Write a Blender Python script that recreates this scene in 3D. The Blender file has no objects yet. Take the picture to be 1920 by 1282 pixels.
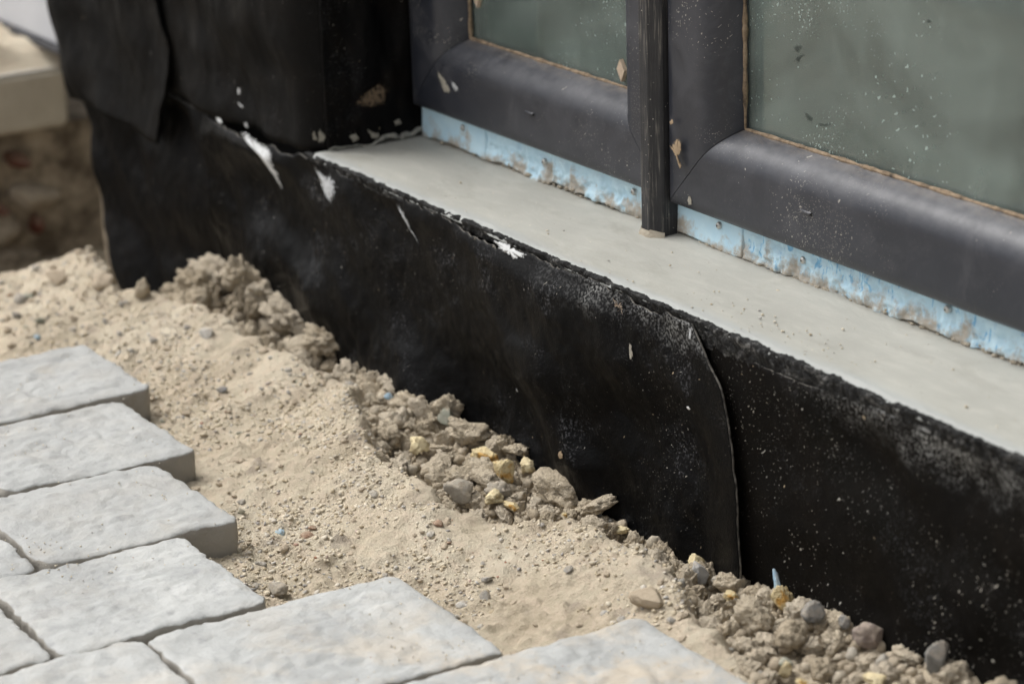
import bpy, bmesh, math, random
import numpy as np
from mathutils import Vector, Matrix, noise as mn

S = bpy.context.scene
COL = S.collection
rnd = random.Random(7)
R_ = np.random.RandomState(11)

# ------------------------------------------------------------------ camera
FPX, CX, CY = 5000.0, 960.0, 641.0            # focal length and centre in pixels of the 1920 px wide photograph

def unit(v): return v / np.linalg.norm(v)
_a = np.array([-2240.0, -915.0]) - np.array([CX, CY])          # vanishing point of the wall direction
_roll = .033
_dx = (-FPX * FPX - _a[1] * (_a[1] + _roll * _a[0])) / (_a[0] - _a[1] * _roll)
_dy = _a[1] - _roll * (_dx - _a[0])
AX = -unit(np.array([_a[0], _a[1], FPX])); AY = unit(np.array([_dx, _dy, FPX])); AZ = np.cross(AX, AY)
ROT = np.stack([AX, AY, AZ])                   # x along the wall, y into the wall, z up; origin on the sill's front edge

def ray(px, py): return ROT @ np.array([(px - CX) / FPX, (py - CY) / FPX, 1.0])
CAM = -ray(1310, 595) * 2.3

def on(px, py, axis, val):
    r = ray(px, py); return CAM + r * ((val - CAM[axis]) / r[axis])

cam_d = bpy.data.cameras.new('camera'); cam = bpy.data.objects.new('camera', cam_d); COL.objects.link(cam)
cam_d.sensor_width = 36.0; cam_d.lens = FPX / 1920 * 36
cam_d.clip_start = .05; cam_d.clip_end = 500
r_, u_, b_ = ROT @ np.array([1, 0, 0.]), ROT @ np.array([0, -1., 0]), ROT @ np.array([0, 0, -1.])
M = Matrix.Identity(4)
for i in range(3):
    M[i][0], M[i][1], M[i][2], M[i][3] = r_[i], u_[i], b_[i], CAM[i]
cam.matrix_world = M
cam_d.dof.use_dof = True; cam_d.dof.focus_distance = 2.42; cam_d.dof.aperture_fstop = 5.0
cam_d.dof.aperture_blades = 7
S.camera = cam

# ------------------------------------------------------------------ sky, sun, exposure
SUN_EL, SUN_AZ = math.radians(58), math.radians(205)     # direction the light comes from, angle from +x
W = bpy.data.worlds.new('World'); S.world = W; W.use_nodes = True
wn, wl = W.node_tree.nodes, W.node_tree.links
wn.clear()
sky = wn.new('ShaderNodeTexSky'); sky.sky_type = 'NISHITA'; sky.sun_disc = False
sky.sun_elevation = SUN_EL; sky.sun_rotation = math.pi / 2 - SUN_AZ
sky.air_density = 1.0; sky.dust_density = 6.0; sky.ozone_density = 1.0
hs = wn.new('ShaderNodeHueSaturation'); hs.inputs['Saturation'].default_value = .10
bg = wn.new('ShaderNodeBackground'); bg.inputs['Strength'].default_value = .13
wo = wn.new('ShaderNodeOutputWorld')
wl.new(sky.outputs[0], hs.inputs['Color']); wl.new(hs.outputs[0], bg.inputs[0]); wl.new(bg.outputs[0], wo.inputs[0])
sd = bpy.data.lights.new('sun', 'SUN'); sun = bpy.data.objects.new('sun', sd); COL.objects.link(sun)
sd.energy = 1.0; sd.angle = math.radians(35); sd.color = (1, .97, .92)
ldir = Vector((math.cos(SUN_EL) * math.cos(SUN_AZ), math.cos(SUN_EL) * math.sin(SUN_AZ), math.sin(SUN_EL)))
sun.rotation_euler = ldir.to_track_quat('Z', 'Y').to_euler()
sun.location = ldir * 20
S.view_settings.view_transform = 'Standard'; S.view_settings.look = 'None'
S.view_settings.exposure = 0.62; S.view_settings.gamma = 1
S.render.engine = 'CYCLES'
S.cycles.max_bounces = 8; S.cycles.transparent_max_bounces = 12

# ------------------------------------------------------------------ noise in numpy
def _h(ix, iy, iz, s):
    n = (ix.astype(np.int64) * 374761393 + iy.astype(np.int64) * 668265263 + iz.astype(np.int64) * 2147483647 + s * 1274126177) & 0xffffffff
    n = ((n ^ (n >> 13)) * 1274126177) & 0xffffffff
    n = n ^ (n >> 16)
    return (n & 0xffff) / 65535.0
def vn(x, y, z=0.0, s=0):
    x, y, z = np.broadcast_arrays(np.asarray(x, float), np.asarray(y, float), np.asarray(z, float))
    fx, fy, fz = np.floor(x), np.floor(y), np.floor(z)
    tx, ty, tz = x - fx, y - fy, z - fz
    tx, ty, tz = [t * t * t * (t * (t * 6 - 15) + 10) for t in (tx, ty, tz)]
    o = 0
    for a in (0, 1):
        for b in (0, 1):
            for c in (0, 1):
                o = o + _h(fx + a, fy + b, fz + c, s) * (tx if a else 1 - tx) * (ty if b else 1 - ty) * (tz if c else 1 - tz)
    return o * 2 - 1
def fbm(x, y, z=0.0, o=4, s=0, g=.5):
    t, a = 0, 1.0
    for i in range(o):
        t = t + a * vn(np.asarray(x) * 2 ** i, np.asarray(y) * 2 ** i, np.asarray(z) * 2 ** i, s + i); a *= g
    return t
def sst(a, b, x):
    t = np.clip((np.asarray(x, float) - a) / (b - a), 0, 1); return t * t * (3 - 2 * t)

# ------------------------------------------------------------------ materials
class NT:
    def __init__(s, name):
        s.m = bpy.data.materials.new(name); s.m.use_nodes = True
        s.t = s.m.node_tree; s.t.nodes.clear()
        s.out = s.t.nodes.new('ShaderNodeOutputMaterial')
        s.geo = s.t.nodes.new('ShaderNodeNewGeometry'); s.tc = s.t.nodes.new('ShaderNodeTexCoord')
        s.pos = s.geo.outputs['Position']; s.obj = s.tc.outputs['Object']
    def put(s, sock, v):
        if hasattr(v, 'is_output'): s.t.links.new(v, sock)
        elif isinstance(v, (tuple, list)):
            sock.default_value = (*v, 1) if len(v) == 3 and sock.type == 'RGBA' else v
        else: sock.default_value = v
    def noise(s, co, scale, det=4, rough=.55, dist=0, stretch=None):
        if stretch:
            mp = s.t.nodes.new('ShaderNodeMapping'); s.put(mp.inputs['Vector'], co); mp.inputs['Scale'].default_value = stretch; co = mp.outputs[0]
        n = s.t.nodes.new('ShaderNodeTexNoise'); s.put(n.inputs['Vector'], co)
        n.inputs['Scale'].default_value = scale; n.inputs['Detail'].default_value = det
        n.inputs['Roughness'].default_value = rough; n.inputs['Distortion'].default_value = dist
        return n.outputs[0]
    def vor(s, co, scale, feat='F1', rand=1.0, out='Distance'):
        n = s.t.nodes.new('ShaderNodeTexVoronoi'); s.put(n.inputs['Vector'], co); n.feature = feat
        n.inputs['Scale'].default_value = scale; n.inputs['Randomness'].default_value = rand
        return n.outputs[out]
    def ramp(s, fac, stops):
        n = s.t.nodes.new('ShaderNodeValToRGB'); s.put(n.inputs[0], fac); e = n.color_ramp.elements
        while len(e) < len(stops): e.new(.5)
        for k, (p, c) in zip(e, stops):
            k.position = p; k.color = (c, c, c, 1) if not isinstance(c, tuple) else (*c, 1)
        return n.outputs[0]
    def mix(s, f, a, b, mode='MIX'):
        n = s.t.nodes.new('ShaderNodeMix'); n.data_type = 'RGBA'; n.blend_type = mode
        s.put(n.inputs[0], f); s.put(n.inputs[6], a); s.put(n.inputs[7], b); return n.outputs[2]
    def math(s, op, a, b=0.0, c=0.0, clamp=False):
        n = s.t.nodes.new('ShaderNodeMath'); n.operation = op; n.use_clamp = clamp
        s.put(n.inputs[0], a); s.put(n.inputs[1], b); s.put(n.inputs[2], c); return n.outputs[0]
    def rng(s, v, a, b, c=0.0, d=1.0):
        n = s.t.nodes.new('ShaderNodeMapRange'); n.interpolation_type = 'SMOOTHSTEP'
        for i, q in enumerate((v, a, b, c, d)): s.put(n.inputs[i], q)
        return n.outputs[0]
    def xyz(s, v):
        n = s.t.nodes.new('ShaderNodeSeparateXYZ'); s.put(n.inputs[0], v); return n.outputs
    def bump(s, h, strength=.5, dist=.002, nrm=None):
        n = s.t.nodes.new('ShaderNodeBump'); s.put(n.inputs['Height'], h)
        n.inputs['Strength'].default_value = strength; n.inputs['Distance'].default_value = dist
        if nrm is not None: s.put(n.inputs['Normal'], nrm)
        return n.outputs[0]
    def bsdf(s, color, rough=.8, spec=.4, nrm=None, metal=0.0):
        n = s.t.nodes.new('ShaderNodeBsdfPrincipled')
        s.put(n.inputs['Base Color'], color); s.put(n.inputs['Roughness'], rough)
        s.put(n.inputs['Specular IOR Level'], spec); s.put(n.inputs['Metallic'], metal)
        if nrm is not None: s.put(n.inputs['Normal'], nrm)
        return n.outputs[0]
    def done(s, sh): s.t.links.new(sh, s.out.inputs[0]); return s.m
    def rand(s):
        n = s.t.nodes.new('ShaderNodeObjectInfo'); return n.outputs['Random']

MAT = {}
def mat_sand():
    n = NT('sand'); p = n.pos
    a = n.noise(p, 9, 5, .6); b = n.noise(p, 70, 5, .65); c = n.noise(p, 420, 3, .7)
    col = n.ramp(a, [(.28, (.38, .315, .225)), (.5, (.545, .475, .36)), (.7, (.645, .58, .46))])
    col = n.mix(n.rng(b, .35, .75), col, (.60, .50, .385))
    col = n.mix(n.rng(c, .55, .8, 0, .5), col, (.30, .24, .18))
    g = n.noise(p, 26, 3, .5)
    col = n.mix(n.rng(g, .58, .72, 0, .55), col, (.29, .245, .205))
    h = n.math('ADD', n.noise(p, 190, 6, .8), n.math('MULTIPLY', n.vor(p, 420), -.25))
    return n.done(n.bsdf(col, .95, .12, n.bump(h, 1, .0035)))
def mat_trench(name, co='pos'):
    n = NT(name); p = n.pos if co == 'pos' else n.obj
    a = n.noise(p, 30 if co == 'pos' else 2.2, 5, .6); c = n.noise(p, 300 if co == 'pos' else 9, 4, .7)
    col = n.ramp(a, [(.3, (.46, .385, .28)), (.55, (.55, .47, .355)), (.75, (.60, .53, .42))])
    col = n.mix(n.rng(c, .55, .8, 0, .35), col, (.38, .31, .23))
    if co != 'pos':
        r = n.rand(); col = n.mix(n.rng(r, .3, 1, 0, .45), col, (.62, .55, .45)); col = n.mix(n.rng(r, .35, .0, 0, .5), col, (.36, .295, .21))
    h = n.math('ADD', n.noise(n.pos, 240, 5, .8), n.math('MULTIPLY', n.vor(n.pos, 360), -.6))
    return n.done(n.bsdf(col, .95, .12, n.bump(h, .9, .0045)))
def mat_crumbs():
    n = NT('crumbled_soil'); p = n.pos; r = n.geo.outputs['Random Per Island']
    col = n.ramp(r, [(0, (.45, .375, .275)), (.5, (.54, .46, .35)), (.93, (.60, .53, .42)), (1, (.42, .41, .385))])
    h = n.noise(p, 300, 5, .8)
    return n.done(n.bsdf(col, .95, .12, n.bump(h, .9, .004)))
def mat_grit():
    n = NT('grit'); r = n.geo.outputs['Random Per Island']
    col = n.ramp(r, [(0, (.44, .365, .255)), (.35, (.555, .48, .36)), (.62, (.625, .555, .435)), (.8, (.56, .51, .435)), (.9, (.42, .39, .35)), (.965, (.31, .295, .28)), (.985, (.6, .58, .55)), (1, (.38, .2, .13))])
    return n.done(n.bsdf(col, .92, .15, n.bump(n.noise(n.pos, 700, 3), .5, .001)))
def mat_stone(name, c1, c2, rough=.9, sc=3, dust=.6):
    n = NT(name)
    v = n.noise(n.obj, sc, 5, .65); col = n.mix(n.rng(v, .3, .7), c1, c2)
    nz = n.xyz(n.geo.outputs['Normal'])[2]
    if dust == .3: col = n.mix(n.rng(n.rand(), .1, .9, 0, .75), col, (.46, .40, .32))
    if dust: col = n.mix(n.math('MULTIPLY', n.math('MULTIPLY', n.rng(nz, -.2, .8), n.rng(n.noise(n.pos, 130, 5, .7), .32, .62)), dust), col, (.45, .37, .275))
    return n.done(n.bsdf(col, rough, .25, n.bump(n.noise(n.pos, 330, 5, .75), .8, .003)))
def mat_paver():
    n = NT('paver_concrete'); p = n.pos
    info = n.rand()
    a = n.noise(p, 11, 5, .62, .6); b = n.noise(p, 55, 5, .7); c = n.noise(p, 300, 3, .65)
    col = n.ramp(a, [(.28, (.30, .304, .30)), (.5, (.405, .41, .402)), (.72, (.48, .482, .468))])
    col = n.mix(n.rng(b, .50, .75, 0, .7), col, (.25, .255, .26))
    col = n.mix(n.rng(n.noise(p, 17, 3, .5), .60, .78, 0, .42), col, (.52, .45, .35))
    col = n.mix(n.rng(c, .52, .72, 0, .4), col, (.32, .32, .31))
    col = n.mix(n.rng(info, 0, 1, 0, .5), col, (.34, .34, .33))
    xx = n.xyz(p)[0]
    col = n.mix(n.math('MULTIPLY', n.rng(xx, -.12, .22, .12, .8), n.rng(n.noise(p, 14, 5, .7), .42, .66)), col, (.50, .43, .34))     # sand trodden over the front blocks
    nz = n.xyz(n.geo.outputs['Normal'])[2]
    col = n.mix(n.rng(nz, .35, .75, .7, 0), col, (.31, .28, .235))       # split sides mixed to a darker, browner grey
    h = n.math('ADD', n.math('MULTIPLY', n.noise(p, 36, 6, .66), 1.0), n.math('MULTIPLY', n.noise(p, 300, 3, .6), .2))
    return n.done(n.bsdf(col, .85, .2, n.bump(h, .5, .006)))
def mat_membrane(name, base=(.0042, .0041, .0043), rough=.52, grain=380, grainb=.5, dust_sheen=.5, specks=.6, dusty=None, streak=0.0, brown=.3, spec=.06):
    """black bitumen sheet: mineral grain, dust smears with painted sheen, splashed soil specks"""
    n = NT(name); p = n.pos
    x, y, z = n.xyz(p)
    col = n.mix(n.rng(n.noise(p, 22, 5, .65), .4, .75, 0, brown), base, (.010, .0072, .0050))
    if streak:
        s1 = n.noise(p, 26, 5, .6, 0, (1, 1, .10)); s2 = n.noise(p, 6, 3, .5)
        f = n.math('MULTIPLY', n.rng(s1, .38, .75), n.rng(s2, .3, .65)); f = n.math('MULTIPLY', f, n.rng(z, .0, .12)); f = n.math('MULTIPLY', f, n.rng(x, -.76, -.93))
        col = n.mix(n.math('MULTIPLY', f, streak), col, (.085, .080, .074))
    # soft clouds of pale dust in the grain, painted in for the sheet's sheen
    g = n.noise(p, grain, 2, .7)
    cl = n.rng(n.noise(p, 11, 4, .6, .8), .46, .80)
    f = n.math('MULTIPLY', n.math('MULTIPLY', cl, n.rng(g, .5, .72)), dust_sheen)
    f = n.math('MULTIPLY', f, n.rng(n.xyz(n.geo.outputs['Normal'])[2], -.10, .14, .2, 1))     # painted sheen is strongest where the sheet leans back
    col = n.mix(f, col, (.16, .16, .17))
    if dusty:                                                       # chalky mortar dust below the top edge
        zt, depth, amt, x0, x1 = dusty
        nz = n.math('ADD', z, n.math('MULTIPLY', n.math('SUBTRACT', n.noise(p, 24, 5, .7), .5), depth * 2.2))
        f = n.math('MULTIPLY', n.rng(nz, zt - depth, zt), n.rng(g, .42, .66)); f = n.math('MULTIPLY', f, n.rng(x, x0, x1, 0, amt))
        f = n.math('MULTIPLY', f, n.rng(n.noise(p, 16, 4, .6), .40, .6, .15, 1))
        col = n.mix(f, col, (.42, .42, .41))
    # specks of splashed soil and mortar
    for sc, thr, msc, c, am in ((60, .17, 7, (.36, .29, .20), .95), (120, .25, 9, (.42, .40, .36), .85), (260, .36, 11, (.40, .37, .32), .7), (420, .40, 8, (.40, .38, .35), .5)):
        v = n.t.nodes.new('ShaderNodeTexVoronoi'); n.put(v.inputs['Vector'], n.mix(.035, p, n.noise(p, 70, 2))); v.inputs['Scale'].default_value = sc
        q = n.math('POWER', n.xyz(v.outputs['Color'])[0], 2.5)
        m = n.math('LESS_THAN', v.outputs['Distance'], n.math('MULTIPLY', n.math('MULTIPLY', n.rng(n.noise(p, msc, 3, .6), .32, .72), thr * specks), q))
        col = n.mix(n.math('MULTIPLY', m, am), col, c)
    h = n.math('ADD', n.math('MULTIPLY', g, .45), n.math('MULTIPLY', n.noise(p, 45, 3, .5), .8))
    r = n.math('ADD', n.math('MULTIPLY', n.math('SUBTRACT', n.noise(p, 9, 4, .6, .6), .5), .9), rough)
    return n.done(n.bsdf(col, r, spec, n.bump(h, grainb, .003)))
def mat_frame():
    n = NT('anthracite_frame'); p = n.pos
    x, y, z = n.xyz(p)
    nz = n.xyz(n.geo.outputs['Normal'])[2]
    col = n.mix(n.rng(n.noise(p, 12, 5, .6), .35, .7), (.021, .0235, .032), (.033, .0355, .046))
    grain = n.noise(p, 900, 2, .6, 0, (.05, 1, 1))
    f = n.math('MULTIPLY', n.rng(nz, .15, .95), n.rng(n.noise(p, 45, 4, .6), .25, .7, .25, .95))   # dust lies on upward faces
    col = n.mix(n.math('MULTIPLY', f, .5), col, (.19, .19, .205))
    col = n.mix(n.math('MULTIPLY', n.rng(nz, .84, 1.0), n.rng(n.noise(p, 160, 5, .75, 0, (.4, 1, 1)), .35, .65, 0, .55)), col, (.33, .27, .205))
    cl = n.rng(n.noise(p, 17, 6, .75, 1.0), .42, .78)
    col = n.mix(n.math('MULTIPLY', cl, .6), col, (.085, .084, .092))
    for sc, thr, msc, am in ((110, .15, 12, .7), (260, .22, 14, .5), (420, .26, 10, .4)):
        d = n.vor(n.mix(.03, p, n.noise(p, 50, 2)), sc)
        m = n.math('LESS_THAN', d, n.math('MULTIPLY', n.rng(n.noise(p, msc, 3), .42, .75), thr))
        col = n.mix(n.math('MULTIPLY', m, am), col, (.46, .43, .38))
    h = n.math('ADD', n.math('MULTIPLY', grain, .4), n.noise(p, 200, 3, .6))
    return n.done(n.bsdf(col, n.math('ADD', .36, n.math('MULTIPLY', cl, .3)), .45, n.bump(h, .12, .001)))
def mat_post():
    n = NT('woodgrain_post'); p = n.pos
    g = n.noise(p, 420, 4, .65, .6, (1, 1, .045)); cl = n.noise(p, 14, 4, .6)
    col = n.mix(n.rng(n.noise(p, 30, 4), .3, .7), (.022, .022, .0245), (.036, .035, .037))
    f = n.math('MULTIPLY', n.rng(g, .53, .66), n.rng(cl, .44, .66))
    col = n.mix(n.math('MULTIPLY', f, .6), col, (.24, .22, .19))
    col = n.mix(n.math('MULTIPLY', n.rng(n.noise(p, 34, 5, .7), .60, .75), .4), col, (.22, .19, .155))
    d = n.vor(p, 170); m = n.math('LESS_THAN', d, n.math('MULTIPLY', n.rng(n.noise(p, 12, 3), .4, .7), .13))
    col = n.mix(m, col, (.42, .39, .34))
    return n.done(n.bsdf(col, .55, .4, n.bump(g, .5, .0015)))
def mat_dustbead():
    n = NT('dusty_seal'); p = n.pos
    f = n.noise(p, 90, 5, .7)
    col = n.ramp(f, [(.3, (.055, .045, .036)), (.5, (.25, .185, .125)), (.72, (.40, .31, .22))])
    return n.done(n.bsdf(col, .9, .2, n.bump(n.noise(p, 500, 3), .6, .001)))
def mat_glass():
    """pane with a dry film of dust, painted reflection streaks, drip specks and wiped marks"""
    n = NT('dusty_glass'); p = n.pos
    t = n.t.nodes.new('ShaderNodeBsdfTransparent'); t.inputs[0].default_value = (.78, .92, .84, 1)
    g = n.t.nodes.new('ShaderNodeBsdfGlossy'); g.inputs['Roughness'].default_value = .03
    fr = n.t.nodes.new('ShaderNodeFresnel'); fr.inputs[0].default_value = 1.62
    m1 = n.t.nodes.new('ShaderNodeMixShader'); n.t.links.new(fr.outputs[0], m1.inputs[0]); n.t.links.new(t.outputs[0], m1.inputs[1]); n.t.links.new(g.outputs[0], m1.inputs[2])
    d = n.t.nodes.new('ShaderNodeBsdfDiffuse')
    d.inputs[0].default_value = (.43, .515, .48, 1)
    film = n.rng(n.noise(p, 5, 5, .62, 1.2), .3, .7, .16, .31)
    film = n.math('ADD', film, n.rng(n.noise(p, 7, 4, .6, .6, (.35, 1, 1.6)), .45, .75, 0, .07))  # horizontal streaks of reflection, painted as denser film
    film = n.math('ADD', film, n.rng(n.noise(p, 45, 4, .6, 0, (1, 1, .3)), .45, .8, 0, .06))
    for sc, thr, msc in ((100, .22, 8), (220, .26, 11)):
        v = n.vor(n.mix(.03, p, n.noise(p, 60, 2)), sc)
        k = n.math('LESS_THAN', v, n.math('MULTIPLY', n.rng(n.noise(p, msc, 3), .38, .75), thr))
        film = n.math('MAXIMUM', film, n.math('MULTIPLY', k, .75))
    m2 = n.t.nodes.new('ShaderNodeMixShader'); n.put(m2.inputs[0], film); n.t.links.new(m1.outputs[0], m2.inputs[1]); n.t.links.new(d.outputs[0], m2.inputs[2])
    return n.done(m2.outputs[0])
def mat_innerglass():
    n = NT('inner_glass')
    t = n.t.nodes.new('ShaderNodeBsdfTransparent'); t.inputs[0].default_value = (.78, .89, .83, 1)
    g = n.t.nodes.new('ShaderNodeBsdfGlossy'); g.inputs['Roughness'].default_value = .02
    fr = n.t.nodes.new('ShaderNodeFresnel'); fr.inputs[0].default_value = 1.5
    m1 = n.t.nodes.new('ShaderNodeMixShader'); n.t.links.new(fr.outputs[0], m1.inputs[0]); n.t.links.new(t.outputs[0], m1.inputs[1]); n.t.links.new(g.outputs[0], m1.inputs[2])
    return n.done(m1.outputs[0])
def mat_foamboard(name, torn):
    n = NT(name); p = n.pos; x, y, z = n.xyz(p)
    col = n.mix(n.rng(n.noise(p, 40, 4), .3, .7), (.50, .71, .84), (.58, .77, .87))
    if torn:
        col = n.mix(n.rng(n.noise(p, 150, 3, .6, .5, (1, 1, .35)), .55, .64, 0, .85), col, (.20, .47, .72))
        col = n.mix(n.rng(n.noise(p, 170, 3, .6), .55, .75, 0, .5), col, (.62, .76, .84))
    zz = n.math('ADD', z, n.math('MULTIPLY', n.math('SUBTRACT', n.noise(p, 34, 5, .68), .5), .105))
    f = n.rng(zz, .000, .022, 1, 0)
    f = n.math('MULTIPLY', f, n.rng(n.noise(p, 220, 4, .7), .3, .5, .65, 1))
    col = n.mix(f, col, n.mix(n.noise(p, 150, 3), (.36, .32, .265), (.48, .44, .38)))
    return n.done(n.bsdf(col, .75, .25, n.bump(n.noise(p, 300, 4, .65), .5 if torn else .2, .002)))
def mat_sill():
    n = NT('cement_screed'); p = n.pos; x, y, z = n.xyz(p)
    a = n.noise(p, 7, 4, .55, .7); b = n.noise(p, 60, 4, .65, 0, (.3, 1, 1))
    col = n.ramp(a, [(.3, (.352, .346, .312)), (.7, (.402, .397, .36))])
    col = n.mix(n.rng(b, .42, .75, 0, .6), col, (.46, .45, .405))
    col = n.mix(n.rng(n.noise(p, 18, 5, .7, .5, (.5, 1, 1)), .50, .72, 0, .6), col, (.30, .29, .25))
    yy = n.math('ADD', y, n.math('MULTIPLY', n.math('SUBTRACT', n.noise(p, 30, 5, .65, 0, (.35, 1, 1)), .5), .03))
    col = n.mix(n.rng(yy, .004, .020, .7, 0), col, (.36, .375, .37))     # thin bluish slurry along the front
    col = n.mix(n.rng(n.noise(p, 40, 3), .64, .78, 0, .4), col, (.46, .44, .39))
    d = n.vor(n.mix(.05, p, n.noise(p, 40, 2)), 75); m = n.math('LESS_THAN', d, n.math('MULTIPLY', n.rng(n.noise(p, 13, 3), .42, .75), .13))
    col = n.mix(m, col, (.2, .18, .14))
    h = n.math('ADD', n.noise(p, 26, 4, .55, .4, (.5, 1, 1)), n.math('MULTIPLY', n.noise(p, 350, 3), .12))
    return n.done(n.bsdf(col, .62, .3, n.bump(h, .5, .004)))
def mat_plain(name, c1, c2, sc=40, rough=.85, spec=.25, bumpd=.002, metal=0.0, bs=.5):
    n = NT(name); p = n.pos
    col = n.mix(n.rng(n.noise(p, sc, 5, .65), .3, .7), c1, c2)
    return n.done(n.bsdf(col, rough, spec, n.bump(n.noise(p, sc * 5, 4, .65), bs, bumpd), metal))
def mat_splash(name, c, lo=.36, hi=.56):
    n = NT(name); p = n.pos
    at = n.t.nodes.new('ShaderNodeAttribute'); at.attribute_name = 'core'
    d = n.t.nodes.new('ShaderNodeBsdfDiffuse'); n.put(d.inputs[0], n.mix(n.noise(p, 180, 4, .7), tuple(k * .6 for k in c), tuple(min(1, k * 1.15) for k in c)))
    t = n.t.nodes.new('ShaderNodeBsdfTransparent'); m = n.t.nodes.new('ShaderNodeMixShader')
    f = n.math('ADD', n.noise(p, 210, 5, .75), n.math('MULTIPLY', n.math('SUBTRACT', at.outputs['Fac'], .45), .55))
    n.put(m.inputs[0], n.rng(f, lo, hi)); n.t.links.new(t.outputs[0], m.inputs[1]); n.t.links.new(d.outputs[0], m.inputs[2])
    return n.done(m.outputs[0])
def mat_bead():
    n = NT('bitumen_bead'); p = n.pos
    x, y, z = n.xyz(p)
    g = n.noise(p, 420, 4, .7); col = n.mix(n.rng(n.noise(p, 800, 2), .5, .8, 0, .5), (.004, .004, .004), (.05, .05, .05))
    f = n.math('MULTIPLY', n.rng(n.noise(p, 130, 5, .8), .50, .68), n.rng(n.noise(p, 21, 3, .6), .40, .66))
    col = n.mix(n.math('MULTIPLY', f, .8), col, (.40, .39, .37))
    return n.done(n.bsdf(col, .6, .4, n.bump(g, 1, .004)))

MAT['sand'] = mat_sand(); MAT['trench'] = mat_trench('trench_soil'); MAT['clod'] = mat_trench('soil_clod', 'obj')
MAT['crumbs'] = mat_crumbs(); MAT['grit'] = mat_grit(); MAT['paver'] = mat_paver()
MAT['mem_main'] = mat_membrane('bitumen_sheet_grained', base=(.0032, .0032, .0034), rough=.42, spec=.07, brown=.0, dust_sheen=.95, grainb=.32, specks=.62, dusty=(-.004, .035, .55, -.28, -.12))
MAT['mem_right'] = mat_membrane('bitumen_sheet_smooth', base=(.0048, .0042, .0036), rough=.6, dust_sheen=.30, specks=1.0, dusty=(-.006, .05, .9, .12, .30), grainb=.25)
MAT['mem_pier'] = mat_membrane('bitumen_felt_weathered', base=(.0062, .006, .0058), rough=.62, dust_sheen=.25, specks=.45, streak=.38, grainb=.35)
MAT['mem_low'] = mat_membrane('bitumen_felt_dark', rough=.58, dust_sheen=.22, specks=.45, grainb=.4)
MAT['rim'] = mat_plain('sheet_edge', (.035, .033, .03), (.22, .205, .18), 130)
MAT['frame'] = mat_frame(); MAT['post'] = mat_post(); MAT['seal'] = mat_dustbead(); MAT['glass'] = mat_glass(); MAT['inner'] = mat_innerglass()
MAT['foam'] = mat_foamboard('blue_foam', False); MAT['foam_torn'] = mat_foamboard('blue_foam_torn', True)
MAT['sill'] = mat_sill(); MAT['bead'] = mat_bead()
MAT['white'] = mat_splash('white_plaster', (.52, .53, .54), .40, .78); MAT['whitesolid'] = mat_splash('white_plaster_thick', (.68, .69, .69), .36, .62)
MAT['tan'] = mat_splash('tan_mortar', (.40, .30, .20), .36, .58); MAT['greydab'] = mat_splash('grey_mortar', (.36, .335, .285), .40, .66)
MAT['smudge'] = mat_splash('wiped_smudge', (.075, .088, .08), .48, .98)
MAT['brownrub'] = mat_splash('brown_dust', (.17, .125, .085), .48, .78)
MAT['mortar'] = mat_plain('mortar', (.33, .28, .215), (.45, .40, .32), 90, bumpd=.004)
MAT['greymortar'] = mat_plain('grey_mortar_lip', (.20, .195, .175), (.34, .33, .29), 120)
MAT['screw'] = mat_plain('zinc_screw', (.45, .44, .42), (.62, .61, .58), 200, .35, .5, .0005, .9)
MAT['dark'] = mat_plain('dark_gap', (.008, .008, .008), (.015, .014, .013), 60)
MAT['cork'] = mat_plain('cork', (.48, .37, .27), (.60, .48, .37), 300)
MAT['spacer'] = mat_plain('grey_spacer', (.72, .75, .72), (.8, .82, .8), 50, .5)
MAT['room'] = mat_plain('room_plaster', (.36, .37, .35), (.42, .43, .41), 5)
MAT['roomfloor'] = mat_plain('room_floor', (.26, .265, .25), (.33, .335, .31), 4)
MAT['concrete'] = mat_plain('cast_concrete', (.40, .36, .29), (.48, .44, .36), 12)
MAT['concretetop'] = mat_plain('pale_concrete', (.50, .49, .47), (.60, .59, .57), 14)
MAT['rubble'] = mat_stone('rubble_stone', (.06, .047, .035), (.40, .34, .27), .9, 4, .3)
MAT['brick'] = mat_stone('red_brick', (.075, .026, .018), (.20, .07, .045), .9, 6, .45)
MAT['lime'] = mat_plain('lime_mortar', (.09, .07, .05), (.40, .34, .26), 18, bumpd=.01)
MAT['panel'] = mat_plain('pale_panel', (.50, .51, .54), (.55, .56, .59), 8)
MAT['strip'] = mat_plain('dark_strip', (.05, .05, .055), (.08, .08, .085), 20)
MAT['ground'] = mat_plain('dusty_ground', (.20, .18, .155), (.54, .50, .44), .9, bumpd=.01)

# ------------------------------------------------------------------ object helpers
def mesh(name, verts, faces, mats, smooth=True, fm=None):
    me = bpy.data.meshes.new(name)
    me.from_pydata([tuple(map(float, v)) for v in verts], [], [tuple(int(i) for i in f) for f in faces])
    for m in (mats if isinstance(mats, (list, tuple)) else [mats]): me.materials.append(MAT[m])
    if fm is not None: me.polygons.foreach_set('material_index', np.asarray(fm, np.int32))
    me.polygons.foreach_set('use_smooth', [smooth] * len(me.polygons))
    me.update(); return me
def mesh_np(name, V, F, mat, smooth=True):
    """triangle or quad mesh straight from arrays"""
    me = bpy.data.meshes.new(name); V = np.asarray(V, np.float32); F = np.asarray(F, np.int32); k = F.shape[1]
    me.vertices.add(len(V)); me.vertices.foreach_set('co', V.ravel())
    me.loops.add(F.size); me.loops.foreach_set('vertex_index', F.ravel())
    me.polygons.add(len(F)); me.polygons.foreach_set('loop_start', np.arange(0, F.size, k, dtype=np.int32))
    try: me.polygons.foreach_set('loop_total', np.full(len(F), k, np.int32))
    except Exception: pass
    me.polygons.foreach_set('use_smooth', [smooth] * len(F))
    me.materials.append(MAT[mat]); me.update(calc_edges=True); me.validate(); return me
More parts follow.
